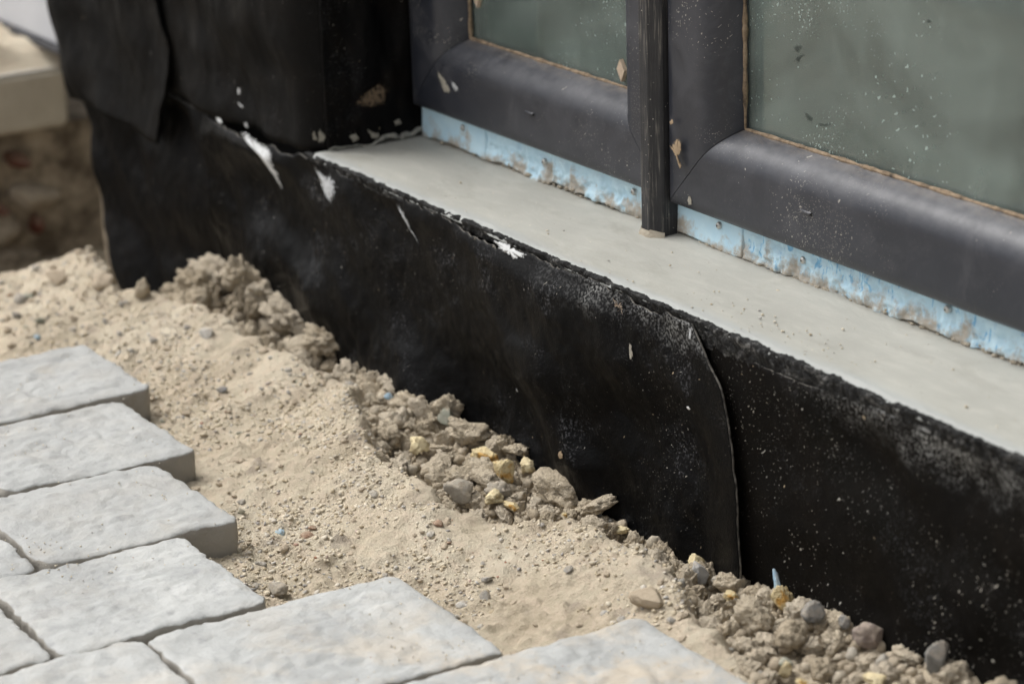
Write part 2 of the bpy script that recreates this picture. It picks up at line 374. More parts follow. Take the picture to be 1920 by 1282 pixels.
def link(name, me, parent=None):
    o = bpy.data.objects.new(name, me); COL.objects.link(o)
    if parent is not None: o.parent = parent; o.matrix_parent_inverse = Matrix.Translation(-parent.location)
    return o
def tag(o, label=None, cat=None, group=None, kind=None):
    for k, v in (('label', label), ('category', cat), ('group', group), ('kind', kind)):
        if v: o[k] = v
    return o
def thing(name, loc, label, cat, group=None):
    o = bpy.data.objects.new(name, None); COL.objects.link(o); o.location = loc; o.empty_display_size = .05
    return tag(o, label, cat, group)
def structure(name, me=None):
    if me is None:
        o = bpy.data.objects.new(name, None); COL.objects.link(o)
    else: o = link(name, me)
    o['kind'] = 'structure'; return o
def box(x0, x1, y0, y1, z0, z1):
    v = [(x0, y0, z0), (x1, y0, z0), (x1, y1, z0), (x0, y1, z0), (x0, y0, z1), (x1, y0, z1), (x1, y1, z1), (x0, y1, z1)]
    return v, [(0, 3, 2, 1), (4, 5, 6, 7), (0, 1, 5, 4), (1, 2, 6, 5), (2, 3, 7, 6), (3, 0, 4, 7)]
def bev_box(name, d, mat, bev=.002, seg=2):
    v, f = box(*d); me = mesh(name, v, f, mat, False); bm = bmesh.new(); bm.from_mesh(me)
    bmesh.ops.bevel(bm, geom=bm.edges[:], offset=bev, segments=seg, affect='EDGES'); bm.to_mesh(me); bm.free(); return me
def sheet(name, xl, xr, zb, zt, yf, nx, nz, th, mats, parent):
    """thin sheet hung on a wall facing -y: outline curves, front y = yf(x, z), real thickness, pale cut edge"""
    u, v = np.meshgrid(np.linspace(0, 1, nx), np.linspace(0, 1, nz), indexing='ij')
    z = zb(np.full_like(u, .5 * (xl(0) + xr(0)))) * (1 - v) + zt(np.full_like(u, 0.)) * v
    for _ in range(5):
        x = xl(z) * (1 - u) + xr(z) * u
        z = zb(x) * (1 - v) + zt(x) * v
    y = yf(x, z)
    P = np.stack([x, y, z], -1).reshape(-1, 3); B = P.copy(); B[:, 1] += th
    N = nx * nz; idx = np.arange(N).reshape(nx, nz); F = []; FM = []
    a, b, c, d = idx[:-1, :-1].ravel(), idx[1:, :-1].ravel(), idx[1:, 1:].ravel(), idx[:-1, 1:].ravel()
    F += list(zip(a, b, c, d)); FM += [0] * len(a)
    F += list(zip(d + N, c + N, b + N, a + N)); FM += [0] * len(a)
    ring = list(idx[:, 0]) + list(idx[-1, 1:]) + list(idx[-2::-1, -1]) + list(idx[0, -2:0:-1])
    for i in range(len(ring)):
        p, q = ring[i], ring[(i + 1) % len(ring)]; F.append((p, p + N, q + N, q)); FM.append(1)
    me = mesh(name, np.vstack([P, B]), F, mats, True, FM)
    return link(name, me, parent)
def rock_mesh(name, sub, seed, lump=.3, fine=.12, vor=.15, mat='clod', flat=(1, 1, 1), cut=0):
    bm = bmesh.new(); bmesh.ops.create_icosphere(bm, subdivisions=sub, radius=1)
    rr = random.Random(seed); off = Vector((rr.uniform(-50, 50), rr.uniform(-50, 50), rr.uniform(-50, 50)))
    cuts = []
    for _ in range(cut):
        d = Vector((rr.gauss(0, 1), rr.gauss(0, 1), rr.gauss(0, 1))).normalized(); cuts.append((d, rr.uniform(.5, .8)))
    for v in bm.verts:
        p = v.co.copy(); k = 1 + lump * mn.noise(p * 1.1 + off)
        if vor: k += vor * (.5 - mn.voronoi(p * 2.3 + off)[0][0] * 1.3) + vor * .45 * (.4 - mn.voronoi(p * 5.2 + off)[0][0])
        if fine: k += fine * mn.fractal(p * 3.2 + off, .45, 2.1, 5)
        q = p * k
        for d, h in cuts:
            t = q.dot(d) - h
            if t > 0: q -= d * t * .93
        v.co = Vector((q.x * flat[0], q.y * flat[1], q.z * flat[2]))
    me = bpy.data.meshes.new(name); bm.to_mesh(me); bm.free()
    me.materials.append(MAT[mat]); me.polygons.foreach_set('use_smooth', [True] * len(me.polygons)); return me
def smooth_poly(pts, n=8, jit=0.0, seed=0):
    """subdivide a closed outline and roughen it"""
    P = np.array(pts, float); out = []
    L = len(P)
    for i in range(L):
        p0, p1, p2, p3 = P[i - 1], P[i], P[(i + 1) % L], P[(i + 2) % L]
        for k in range(n):
            t = k / n
            q = .5 * ((2 * p1) + (-p0 + p2) * t + (2 * p0 - 5 * p1 + 4 * p2 - p3) * t * t + (-p0 + 3 * p1 - 3 * p2 + p3) * t ** 3)
            out.append(q)
    out = np.array(out)
    if jit: out = out + np.random.RandomState(seed).normal(0, jit, out.shape)
    return out
def splat(name, px, axis, val, mat, parent, th=.0008, jit=1.2, n=5, label=None, yf=None):
    """flat dab stuck on a surface, from its outline"""
    o2 = smooth_poly(px, n, jit, len(px) * 7 + int(px[0][0])); P = np.array([on(a, b, axis, val) for a, b in o2])
    s = -1 if axis == 1 else 1
    if axis == 2: dirv = np.array([0, 0, 1.])
    elif axis == 1: dirv = np.array([0, -1., 0])
    else: dirv = np.array([1., 0, 0])
    if yf is not None: P[:, 1] = yf(P[:, 0], P[:, 2])
    c = P.mean(0); N = len(P)
    A = P + dirv * th * .2; Bk = P - dirv * th; top = c * .4 + P * .6 + dirv * th
    if yf is not None: top[:, 1] = yf(top[:, 0], top[:, 2]) - th
    cc = (c + dirv * th)
    if yf is not None: cc[1] = yf(c[0], c[2]) - th
    V = np.vstack([A, A * .8 + top * .2, top, cc[None]]); F = []
    for i in range(N):
        j = (i + 1) % N
        F += [(i, j, N + j, N + i), (N + i, N + j, 2 * N + j, 2 * N + i), (2 * N + i, 2 * N + j, 3 * N)]
    me = mesh(name, V, F, mat); at = me.attributes.new('core', 'FLOAT', 'POINT'); at.data.foreach_set('value', np.concatenate([np.zeros(N), np.full(N, .25), np.full(N, .75), [1.0]]).astype(np.float32))
    o = link(name, me, parent)
    if label: o['label'] = label
    return o

# ------------------------------------------------------------------ ground: sand bed, trench, far ground
EDGE = np.array([(-1.6, -.10), (-1.12, -.095), (-1.061, -.107), (-.989, -.115), (-.926, -.088), (-.755, -.067), (-.644, -.07), (-.528, -.056), (-.453, -.09), (-.335, -.129), (-.214, -.127), (-.16, -.11), (-.099, -.070), (-.009, -.059), (.073, -.066), (.157, -.097), (.259, -.129), (.4, -.15), (1.6, -.17)])
ZW = np.array([(-1.6, -.42), (-1.275, -.305), (-1.187, -.278), (-1.09, -.235), (-1.052, -.218), (-.959, -.191), (-.845, -.18), (-.82, -.196), (-.72, -.203), (-.679, -.21), (-.655, -.222), (-.593, -.194), (-.523, -.191), (-.424, -.193), (-.404, -.203), (-.341, -.202), (-.281, -.206), (-.196, -.216), (-.114, -.209), (-.097, -.218), (.053, -.216), (.115, -.206), (.181, -.194), (.25, -.191), (.38, -.184), (.6, -.18), (1.6, -.18)])
def y_edge(x): return np.interp(x, EDGE[:, 0], EDGE[:, 1]) + .006 * fbm(np.asarray(x) * 22, 3.3, o=3, s=5)
def z_wall(x): return np.interp(x, ZW[:, 0], ZW[:, 1])
def heights(x, y):
    """height of the ground and how far it is trench (0..1)"""
    x, y = np.asarray(x, float), np.asarray(y, float)
    d = y_edge(x) - y                                    # metres behind the crest of the sand bed
    zs = -.2095 - .030 * sst(.0, .17, d) + .010 * sst(-.2, -.7, x) * sst(.3, .1, d)
    zs = zs + .0058 * fbm(x * 9, y * 9, o=3, s=1) + .0032 * fbm(x * 45, y * 45, o=4, s=2) + .0034 * np.maximum(0, fbm(x * 105, y * 105, o=3, s=12, g=.6)) * sst(-.35, .45, fbm(x * 11, y * 11, o=2, s=13)) + .0016 * np.abs(fbm(x * 130, y * 130, o=2, s=9))
    zs = zs + .006 * np.exp(-((d - .015) / .03) ** 2) * (1 + fbm(x * 14, y * 5, s=6))
    xl = -1.12 + .76 * (np.minimum(y, 0) + .095)
    drop = sst(0, -.12, x - xl - .012 * fbm(y * 25, x * 25, s=8))
    zs = zs - .22 * drop
    zt = z_wall(x) - .020 - .012 * sst(.0, .10, -y) + .007 * fbm(x * 40, y * 40, o=4, s=3)
    k = sst(-.012, .012, -d + .006 * fbm(x * 60, y * 60, o=2, s=4))
    zt = np.minimum(zt, zs + .03)
    z = zs * (1 - k) + zt * k
    far = sst(.6, 1.2, np.maximum(np.abs(x + .4) - .5, np.abs(y + .3)))
    return z, k
def height1(x, y): return float(heights(np.array([x]), np.array([y]))[0][0])
def land(px, py):
    """where the line of sight meets the ground"""
    r = ray(px, py); t = np.arange(1.3, 4.6, .004)
    p = CAM[None] + r[None] * t[:, None]
    h, k = heights(p[:, 0], p[:, 1]); hit = np.nonzero(p[:, 2] < h + .011 * k)[0]     # the loose clods stand about a centimetre high
    q = p[hit[0] if len(hit) else -1].copy()
    if q[1] > -.012:                                     # the wall is in the way: rest against its foot
        q = on(px, py, 1, -.012); q[2] = min(q[2], height1(q[0], -.012) + .009)
    return q
xs = np.concatenate([np.linspace(-2.6, -1.42, 40)[:-1], np.arange(-1.42, .42, .0026), np.linspace(.42, 1.6, 60)])
ys = np.concatenate([np.linspace(-1.6, -.62, 45)[:-1], np.arange(-.62, .012, .0026), np.linspace(.02, .9, 30)])
gx, gy = np.meshgrid(xs, ys, indexing='ij'); gz, gk = heights(gx, gy)
rim_d = np.minimum(np.minimum(np.minimum(gx + 2.6, 1.6 - gx), gy + 1.6), .9 - gy); rim_t = sst(.35, 0, rim_d); gz = gz * (1 - rim_t) - .26 * rim_t
idx = np.arange(gx.size).reshape(gx.shape)
quads = np.stack([idx[:-1, :-1].ravel(), idx[1:, :-1].ravel(), idx[1:, 1:].ravel(), idx[:-1, 1:].ravel()], -1)
kq = gk.ravel()[quads].mean(1) > .5
GV = np.stack([gx, gy, gz], -1).reshape(-1, 3)
def sub(name, sel, mat):
    q = quads[sel]; used, inv = np.unique(q, return_inverse=True)
    return structure(name, mesh_np(name, GV[used], inv.reshape(q.shape), mat))
sub('sand_bed', ~kq, 'sand'); sub('trench_floor', kq, 'trench')
o4 = [(-60, -60), (60, -60), (60, 60), (-60, 60)]; i4 = [(-2.6, -1.6), (1.6, -1.6), (1.6, .9), (-2.6, .9)]
structure('ground', mesh('ground', [(*p, -.26) for p in o4 + i4], [(0, 1, 5, 4), (1, 2, 6, 5), (2, 3, 7, 6), (3, 0, 4, 7)], 'ground', False))

# ------------------------------------------------------------------ foundation wall
wall = thing('foundation_wall', (0, .02, -.22), 'low foundation wall wrapped in black bitumen sheet under the pale cement sill', 'wall')
link('wall_core', mesh('wall_core', *box(-.72, 1.6, .036, .30, -.60, -.012), 'dark', False), wall)
link('lintel', mesh('lintel', *box(-.72, 1.6, .06, .30, 1.205, 1.6), 'room', False), wall)
link('end_pier', mesh('end_pier', *box(1.302, 1.6, .06, .30, .0, 1.203), 'dark', False), wall)
def wob(x, z, a=1.0, s=0):
    """slack and wrinkles of a loosely hung sheet"""
    x, z = np.asarray(x), np.asarray(z)
    big = fbm(x * 6 + z * 5, z * 9 - x * 2, o=2, s=20 + s) * .0130
    fold = .0062 * vn(x * 16 + z * 15, z * 4 - x * 5, s=30 + s)
    return a * (big + fold + .0009 * fbm(x * 60, z * 60, o=3, s=40 + s))
SEAM = np.array([(-.40, .085), (-.217, .0745), (-.132, .068), (-.081, .060), (-.05, .047), (-.023, .021), (-.003, -.004), (.05, -.03)])
def seam_x(z): return np.interp(z, SEAM[:, 0], SEAM[:, 1]) + .0012 * fbm(np.asarray(z) * 60, 2.0, o=3, s=77)
def yA(x, z):
    s = seam_x(z) - x
    t = sst(0, -.03, z)
    y = -.004 - (wob(x, z) * sst(.005, .075, s) + .004) * t - .0014 * np.exp(-(s / .016) ** 2) * sst(-.005, -.06, z) - .002 * sst(.1, 0, s)
    return y + .004 * sst(-.9, -1.0, x)
def top_A(x): return -.0060 - .0055 * sst(.15, .75, .5 + .5 * fbm(np.asarray(x) * 14, 1.0, o=4, s=50)) + .0015 * fbm(np.asarray(x) * 120, 4.0, o=2, s=51)
A_ = sheet('membrane_sheet', lambda z: -1.000 + .004 * vn(np.asarray(z) * 20, 0, s=3) + 0 * z, seam_x, lambda x: -.34 + 0 * x, top_A, yA, 420, 120, .0020, ['mem_main', 'rim'], wall)
A_['label'] = 'wide grained black sheet ending in a curled vertical edge'
TOPB = np.array([(-.1, -.016), (.022, -.016), (.05, -.0185), (.107, -.0175), (.186, -.0155), (.235, -.0115), (.28, -.0100), (.34, -.0095), (.414, -.010), (1.6, -.010)])
def yB(x, z): return -.0030 - (wob(x, z, .7, 5) * sst(.05, .14, x) + 0 * x) * sst(0, -.05, z) + .0008 * sst(.10, .05, x)
B_ = sheet('membrane_sheet', lambda z: np.maximum(seam_x(z) - .03, .020 + 0 * z), lambda z: 1.6 + 0 * z, lambda x: -.34 + 0 * x, lambda x: np.interp(x, TOPB[:, 0], TOPB[:, 1]) + .0008 * fbm(np.asarray(x) * 70, 0, s=60), yB, 420, 100, .0018, ['mem_right', 'rim'], wall)
B_['label'] = 'smoother black sheet speckled with soil right of the seam'
# cement sill
nx, ny = 520, 44
sx = np.linspace(-.719, 1.6, nx); u, v = np.meshgrid(sx, np.linspace(0, 1, ny), indexing='ij')
yfr = -.0035 + .0022 * fbm(sx * 30, 0, o=4, s=70)
yy = yfr[:, None] * (1 - v) + .145 * v
zz = .0012 * fbm(u * 8, yy * 14, o=3, s=71) - .0045 * np.exp(-((yy - yfr[:, None]) / .004) ** 2) + .004 * v ** 3
tv = np.stack([u, yy, zz], -1).reshape(-1, 3); idx = np.arange(nx * ny).reshape(nx, ny)
F = np.stack([idx[:-1, :-1].ravel(), idx[1:, :-1].ravel(), idx[1:, 1:].ravel(), idx[:-1, 1:].ravel()], -1).tolist()
lo = np.stack([sx, yfr + .012, np.full(nx, -.0118)], -1); n0 = len(tv)
F += [(n0 + i, n0 + i + 1, idx[i + 1, 0], idx[i, 0]) for i in range(nx - 1)]
link('cement_sill', mesh('cement_sill', np.vstack([tv, lo]), F, 'sill'), wall)
P, Fc = [], []
# rough bitumen bead smeared along the sill's edge
def bead_w(x):
    k = np.interp(x, [-.735, -.70, -.62, -.50, -.42, -.35, -.30, -.24, -.20, -.10, -.03, -.004, .0, .03, .09, .14, .20, .27, .30, .34, .38, .45, 1.6], [.3, .55, .9, .9, .8, .35, .3, .5, .65, .6, .35, .3, .9, 1.0, .95, .75, .7, .5, .3, .2, .5, .5, .6])
    return k
nx, nv = 1500, 11
sx = np.linspace(-.735, 1.6, nx); v = np.linspace(0, 1, nv); u, vv = np.meshgrid(sx, v, indexing='ij')
wd = bead_w(sx) * .62; up = wd * (.0020 + .0036 * fbm(sx * 55, 1, o=5, s=80, g=.75)); dn = np.maximum(.009, -np.interp(sx, [-.1, -.01, .0, .022, .05, .107, .186, .235, .28, 1.6], [.0, .0, -.016, -.018, -.022, -.0215, -.0195, -.0135, -.011, -.011]) + .0015) * 1.0 + .35 * wd * (.0075 + .004 * fbm(sx * 40, 7, o=5, s=81, g=.7))
up = np.maximum(up, -.0015)
# profile: from the sill top over the edge and down the face
prof_y = np.where(vv < .4, (-.001 + up[:, None]) * (1 - vv / .4) + (-.0046) * (vv / .4), -.0046 + .0062 * (vv - .4))
prof_z = np.where(vv < .4, .0004 * (1 - vv / .4) + (-.0022) * (vv / .4), -.0022 - dn[:, None] * (vv - .4) / .6)
bumpy = .0022 * fbm(u * 150, prof_z * 190, o=4, s=82, g=.75) + .0008
edgef = np.sin(np.pi * np.clip(vv, 0.03, .97)) ** .5
prof_y = prof_y - bumpy * edgef * (vv > .25); prof_z = prof_z + bumpy * edgef * (vv < .7) * .8 - .0012 * (1 - edgef)
idx = np.arange(nx * nv).reshape(nx, nv)
F = np.stack([idx[:-1, :-1].ravel(), idx[:-1, 1:].ravel(), idx[1:, 1:].ravel(), idx[1:, :-1].ravel()], -1)
link('bitumen_bead', mesh_np('bitumen_bead', np.stack([u, prof_y, prof_z], -1).reshape(-1, 3), F, 'bead'), wall)
# splashes of plaster
yAs = lambda x, z: yA(np.asarray(x), np.asarray(z)) - .0006
for px, m, j in (([(454, 246), (466, 246), (488, 262), (510, 274), (520, 284), (523, 300), (530, 345), (529, 362), (522, 335), (514, 296), (496, 280), (470, 258)], 'whitesolid', .8),
              ([(402, 220), (411, 221), (420, 232), (412, 230)], 'whitesolid', .5), ([(458, 228), (465, 231), (468, 242), (462, 239)], 'white', .6),
              ([(586, 312), (604, 320), (626, 330), (646, 350), (640, 372), (632, 384), (618, 368), (604, 348), (594, 330)], 'white', 1.6),
              ([(744, 378), (756, 386), (768, 402), (776, 430), (788, 462), (774, 440), (762, 414), (750, 394)], 'white', 1.0),
              ([(928, 450), (950, 454), (976, 468), (996, 478), (985, 484), (960, 474), (942, 464)], 'whitesolid', 1.6),
              ([(447, 164), (453, 167), (450, 180), (446, 175)], 'white', .6), ([(446, 189), (454, 195), (459, 203), (451, 201)], 'white', .6),
              ([(1299, 614), (1304, 612), (1305, 632), (1301, 636)], 'white', .5), ([(1294, 761), (1301, 758), (1307, 764), (1300, 767)], 'whitesolid', .5),
              ([(1070, 845), (1076, 838), (1082, 852), (1072, 854)], 'tan', .5), ([(961, 731), (967, 727), (965, 737), (961, 737)], 'white', .4),
              ([(1190, 640), (1194, 640), (1199, 668), (1194, 670)], 'greydab', .8)):
    splat('plaster_splash', px, 1, -.004, m, wall, jit=j, yf=yAs)
# mortar crumbs at the foot of the insulation, joined to the sill
bmv, bmf = [], []
def add_rock(P, F, base_v, base_f, loc, sc, rot):
    q = (base_v * sc) @ rot.T + loc; o = sum(len(a) for a in P); P.append(q); F.append(base_f + o)
def rand_rot(rs):
    q = rs.normal(size=4); q /= np.linalg.norm(q); a, b, c, d = q
    return np.array([[1 - 2 * (c * c + d * d), 2 * (b * c - a * d), 2 * (b * d + a * c)], [2 * (b * c + a * d), 1 - 2 * (b * b + d * d), 2 * (c * d - a * b)], [2 * (b * d - a * c), 2 * (c * d + a * b), 1 - 2 * (b * b + c * c)]])
def arrays(me):
    v = np.empty(len(me.vertices) * 3, np.float32); me.vertices.foreach_get('co', v)
    f = np.empty(len(me.loops), np.int32); me.loops.foreach_get('vertex_index', f); return v.reshape(-1, 3), f.reshape(-1, 3)
tiny = [arrays(rock_mesh('tiny', 1, 200 + i, .35, .2, .15)) for i in range(12)]
small = [arrays(rock_mesh('small', 2, 300 + i, .3, .16, .28)) for i in range(14)]
rs = np.random.RandomState(5)
P, Fc = [], []
for i in range(520):
    x = rs.uniform(-.70, .42); 
    if -.246 < x < -.208: continue
    r = .0009 + .0022 * rs.rand() ** 4 + (.002 if rs.rand() < .012 else 0)
    add_rock(P, Fc, *tiny[rs.randint(12)], np.array([x, .131 - .004 * rs.rand() - r * .3, .003 + r * .5 + .003 * rs.rand() * (rs.rand() < .3)]), np.array([1.7, 1, .8]) * r, np.eye(3))
o = link('mortar_fillet', mesh_np('mortar_fillet', np.vstack(P), np.vstack(Fc), 'mortar'), wall); o['kind'] = 'stuff'

P, Fc = [], []
for i in range(150):                                            # grit dropped on the cement
    x = rs.uniform(-.69, .44); y = rs.uniform(.004, .122)
    if rs.rand() < .4: x, y = .055 + .05 * rs.normal(), .03 + .014 * rs.normal()
    if not (-.70 < x < .44 and .002 < y < .124): continue
    r = .0005 + .0012 * rs.rand() ** 3
    add_rock(P, Fc, *tiny[rs.randint(12)], np.array([x, y, .0008 + r * .3]), np.array([1.4, 1, .6]) * r, np.eye(3))
o = link('sill_grit', mesh_np('sill_grit', np.vstack(P), np.vstack(Fc), 'grit')); o['kind'] = 'stuff'

# ------------------------------------------------------------------ pier left of the sill
pier = thing('wall_pier', (-1.08, .1, -.22), 'tall pier clad in lapped weathered black felt beside the left window', 'pier')
def pier_left(z): return np.interp(z, [-.45, -.297, -.2116, -.0604, .0587, .3, 1.4], [-1.24, -1.274, -1.36, -1.392, -1.437, -1.46, -1.46])
zs_ = np.array([-.5, -.297, -.2116, -.0604, .0587, .3, 1.6]); xl_ = pier_left(zs_) + .006
pv = []; 
for x, z in zip(xl_, zs_): pv += [(x, .036, z), (-.7245, .036, z), (-.7245, .40, z), (x, .40, z)]
pf = [];
for i in range(len(zs_) - 1):
    for k in range(4): a = 4 * i + k; b = 4 * i + (k + 1) % 4; pf.append((a, b, b + 4, a + 4))
pf.append((0, 3, 2, 1)); n4 = 4 * (len(zs_) - 1); pf.append((n4, n4 + 1, n4 + 2, n4 + 3))
link('pier_core', mesh('pier_core', pv, pf, 'dark', False), pier)
def yS1(x, z): return .0100 - (wob(x, z) + .004) * sst(0, -.03, z)
s1 = sheet('felt_sheet', pier_left, lambda z: -.985 + 0 * z, lambda x: -.45 + 0 * x, lambda x: -.012 + 0 * x, yS1, 120, 120, .003, ['mem_low', 'rim'], pier)
F1Z = np.array([(-1.47, -.060), (-1.40, -.061), (-1.30, -.054), (-1.25, -.058), (-1.16, -.067), (-1.103, -.0655), (-1.06, -.060)])
def f1_right(z): return np.interp(z, [-.066, -.02, .0, .025, .07, .115, .3, 1.4], [-1.103, -1.092, -1.075, -1.066, -1.062, -1.078, -1.13, -1.15]) - .012
def yF1(x, z):
    lift = np.interp(x, F1Z[:, 0], F1Z[:, 1]); return -.0105 - wob(x, z, .9, 13) - .012 * np.exp(-((z - lift) / .05) ** 2) * sst(-1.42, -1.2, x) - .004 * np.exp(-((f1_right(z) - x) / .03) ** 2)
f1 = sheet('felt_flap', pier_left, f1_right, lambda x: np.interp(x, F1Z[:, 0], F1Z[:, 1]), lambda x: 1.4 + 0 * x, yF1, 120, 220, .004, ['mem_pier', 'mem_low'], pier)
f1['label'] = 'loose felt flap with a slanting torn lower edge at the outer corner'
def yF2(x, z): return -.0045 - wob(x, z, .9, 17) * sst(-.72, -.80, x) - .0025 * np.exp(-((z - .006) / .02) ** 2) + .022 * np.clip((x + .762) / .0425, 0, 1) ** 2.4
f2 = sheet('felt_sheet', lambda z: f1_right(z) - .03, lambda z: -.7195 + 0 * z, lambda x: .000 + .005 * vn(np.asarray(x) * 12, 0, s=90) + .0 * x, lambda x: 1.4 + 0 * x, yF2, 140, 200, .003, ['mem_pier', 'mem_low'], pier)
# felt on the side of the pier above the sill, its foot curling out over the cement
nu, nw = 60, 90
u, w = np.meshgrid(np.linspace(0, 1, nu), np.linspace(0, 1, nw) ** 2.2, indexing='ij')
yv = .0145 + .1375 * u; zb = .0035 + .006 * u + .0025 * vn(u * 6, 0, s=95) + .0015 * vn(u * 19, 0, s=96)
zv = zb + (1.2 - zb) * w
out = .0025 + .010 * np.exp(-((zv - zb) / .013)) * (.6 + .3 * vn(u * 5, 2, s=97)) * sst(1.02, .8, u) + .0035 * (1 + fbm(u * 5, zv * 14, o=3, s=98))
xv = -.7205 + out
Pq = np.stack([xv, yv, zv], -1).reshape(-1, 3); Bq = Pq.copy(); Bq[:, 0] -= .003; Bq[:, 2] += .0
N = nu * nw; idx = np.arange(N).reshape(nu, nw); F, FM = [], []
a, b, c, d = idx[:-1, :-1].ravel(), idx[1:, :-1].ravel(), idx[1:, 1:].ravel(), idx[:-1, 1:].ravel()
F += list(zip(a, b, c, d)) + list(zip(d + N, c + N, b + N, a + N)); FM += [0] * (2 * len(a))
ring = list(idx[:, 0]) + list(idx[-1, 1:]) + list(idx[-2::-1, -1]) + list(idx[0, -2:0:-1])
for i in range(len(ring)):
    p, q = ring[i], ring[(i + 1) % len(ring)]; F.append((p, p + N, q + N, q)); FM.append(1 if i < nu - 1 else 0)
MAT['mem_side'] = mat_membrane('bitumen_felt_side', rough=.55, dust_sheen=.35, specks=.6, grainb=.4, brown=.6)
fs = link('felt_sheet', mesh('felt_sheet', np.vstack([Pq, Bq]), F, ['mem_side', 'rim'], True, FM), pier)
fs['label'] = 'felt on the return face with a curled grey lower edge'
V, F = [], []; nn = 70
for i in range(nn):
    t = i / (nn - 1); k = int(round(t * (nu - 1))); c = np.array([xv[k, 0] + .0004, yv[k, 0], zb[k, 0] - .0006]); r = (.0012 + .0024 * float(sst(.25, .6, t)) * float(sst(1.05, .9, t))) * (1 + .35 * float(vn(t * 26, 0, s=120)))
    for a in range(8): V.append((c[0] + r * math.cos(a * .7854), c[1], c[2] + r * .9 * math.sin(a * .7854)))
for i in range(nn - 1):
    for a in range(8): b = (a + 1) % 8; F.append((8 * i + a, 8 * i + b, 8 * i + 8 + b, 8 * i + 8 + a))
link('mortar_lip', mesh('mortar_lip', V, F, 'greymortar'), pier)
for px, m in (([(597, 240), (606, 246), (612, 256), (606, 268), (595, 266)], 'greydab'), ([(655, 253), (668, 250), (674, 262), (664, 268), (655, 262)], 'greydab'),
              ([(686, 240), (700, 248), (712, 250), (714, 262), (700, 262), (692, 252)], 'greydab'), ([(737, 228), (748, 222), (754, 230), (742, 238)], 'greydab'),
              ([(660, 190), (690, 165), (715, 150), (735, 165), (725, 195), (700, 205), (670, 205)], 'brownrub'), ([(585, 243), (592, 250), (594, 266), (586, 262)], 'greydab')):
    splat('mortar_dab', px, 0, -.7095, m, pier, th=.0006, jit=1.0)

# ------------------------------------------------------------------ windows
FW = .086
PROF = [(.0, .175), (.0, .122), (.0015, .1175), (.005, .1152), (.012, .1148), (.050, .1148), (.055, .1152), (.0595, .1163), (.064, .1182), (.068, .1208), (.072, .1245), (.0755, .1290), (.0785, .1340), (.081, .1395), (.0830, .1440), (.0835, .1490)]
GL_Y = .1495
def frame_side(name, X0, X1, Z0, Z1, side, parent, label=None):
    """one mitred length of the rounded frame profile; d runs inwards from the outer edge"""
    V, g = [], .0005
    for d, y in PROF:
        if side == 'bottom': V += [(X0 + d + g, y, Z0 + d), (X1 - d - g, y, Z0 + d)]
        elif side == 'top': V += [(X1 - d - g, y, Z1 - d), (X0 + d + g, y, Z1 - d)]
        elif side == 'left': V += [(X0 + d, y, Z1 - d - g), (X0 + d, y, Z0 + d + g)]
        else: V += [(X1 - d, y, Z0 + d + g), (X1 - d, y, Z1 - d - g)]
    # cut each length into stations so that the profile stays crisp at the mitres
    n = len(PROF); F = []
    for i in range(n):
        j = (i + 1) % n
        F.append((2 * i, 2 * j, 2 * j + 1, 2 * i + 1))
    F += [tuple(2 * i for i in range(n - 1, -1, -1)), tuple(2 * i + 1 for i in range(n))]
    me = mesh(name, V, F, 'frame', True)
    for p in list(me.polygons)[-3:]: p.use_smooth = False
    sharp = set()
    for e in me.edges:
        pass
    me.set_sharp_from_angle(angle=math.radians(40)) if hasattr(me, 'set_sharp_from_angle') else None
    o = link(name, me, parent)
    if label: o['label'] = label
    return o
def bead_strip(name, X0, X1, Z0, Z1, parent):
    """dust-caked sealing lip round the glass: an uneven tube along the four sides"""
    V, F = [], []
    r0 = .0019
    def run(p, q, out):
        n = max(8, int(np.linalg.norm(np.array(q) - np.array(p)) / .004)); base = len(V)
        for i in range(n + 1):
            t = i / n; c = np.array(p) * (1 - t) + np.array(q) * t
            k = r0 * (1 + .35 * float(vn(c[0] * 60, c[2] * 60, s=101)) + .25 * float(vn(c[0] * 200, c[2] * 200, s=102)))
            for a in range(6):
                an = a * math.pi / 3
                V.append((c[0] + out[0] * math.cos(an) * k, c[1] - math.sin(an) * k * 1.2, c[2] + out[1] * math.cos(an) * k))
        for i in range(n):
            for a in range(6):
                b = (a + 1) % 6; F.append((base + 6 * i + a, base + 6 * i + b, base + 6 * (i + 1) + b, base + 6 * (i + 1) + a))
    y = .1455
    run((X0, y, Z0), (X1, y, Z0), (0, 1)); run((X0, y, Z1), (X0, y, Z0), (1, 0)); run((X1, y, Z0), (X1, y, Z1), (1, 0)); run((X1, y, Z1), (X0, y, Z1), (0, 1))
    return link(name, mesh(name, V, F, 'seal'), parent)
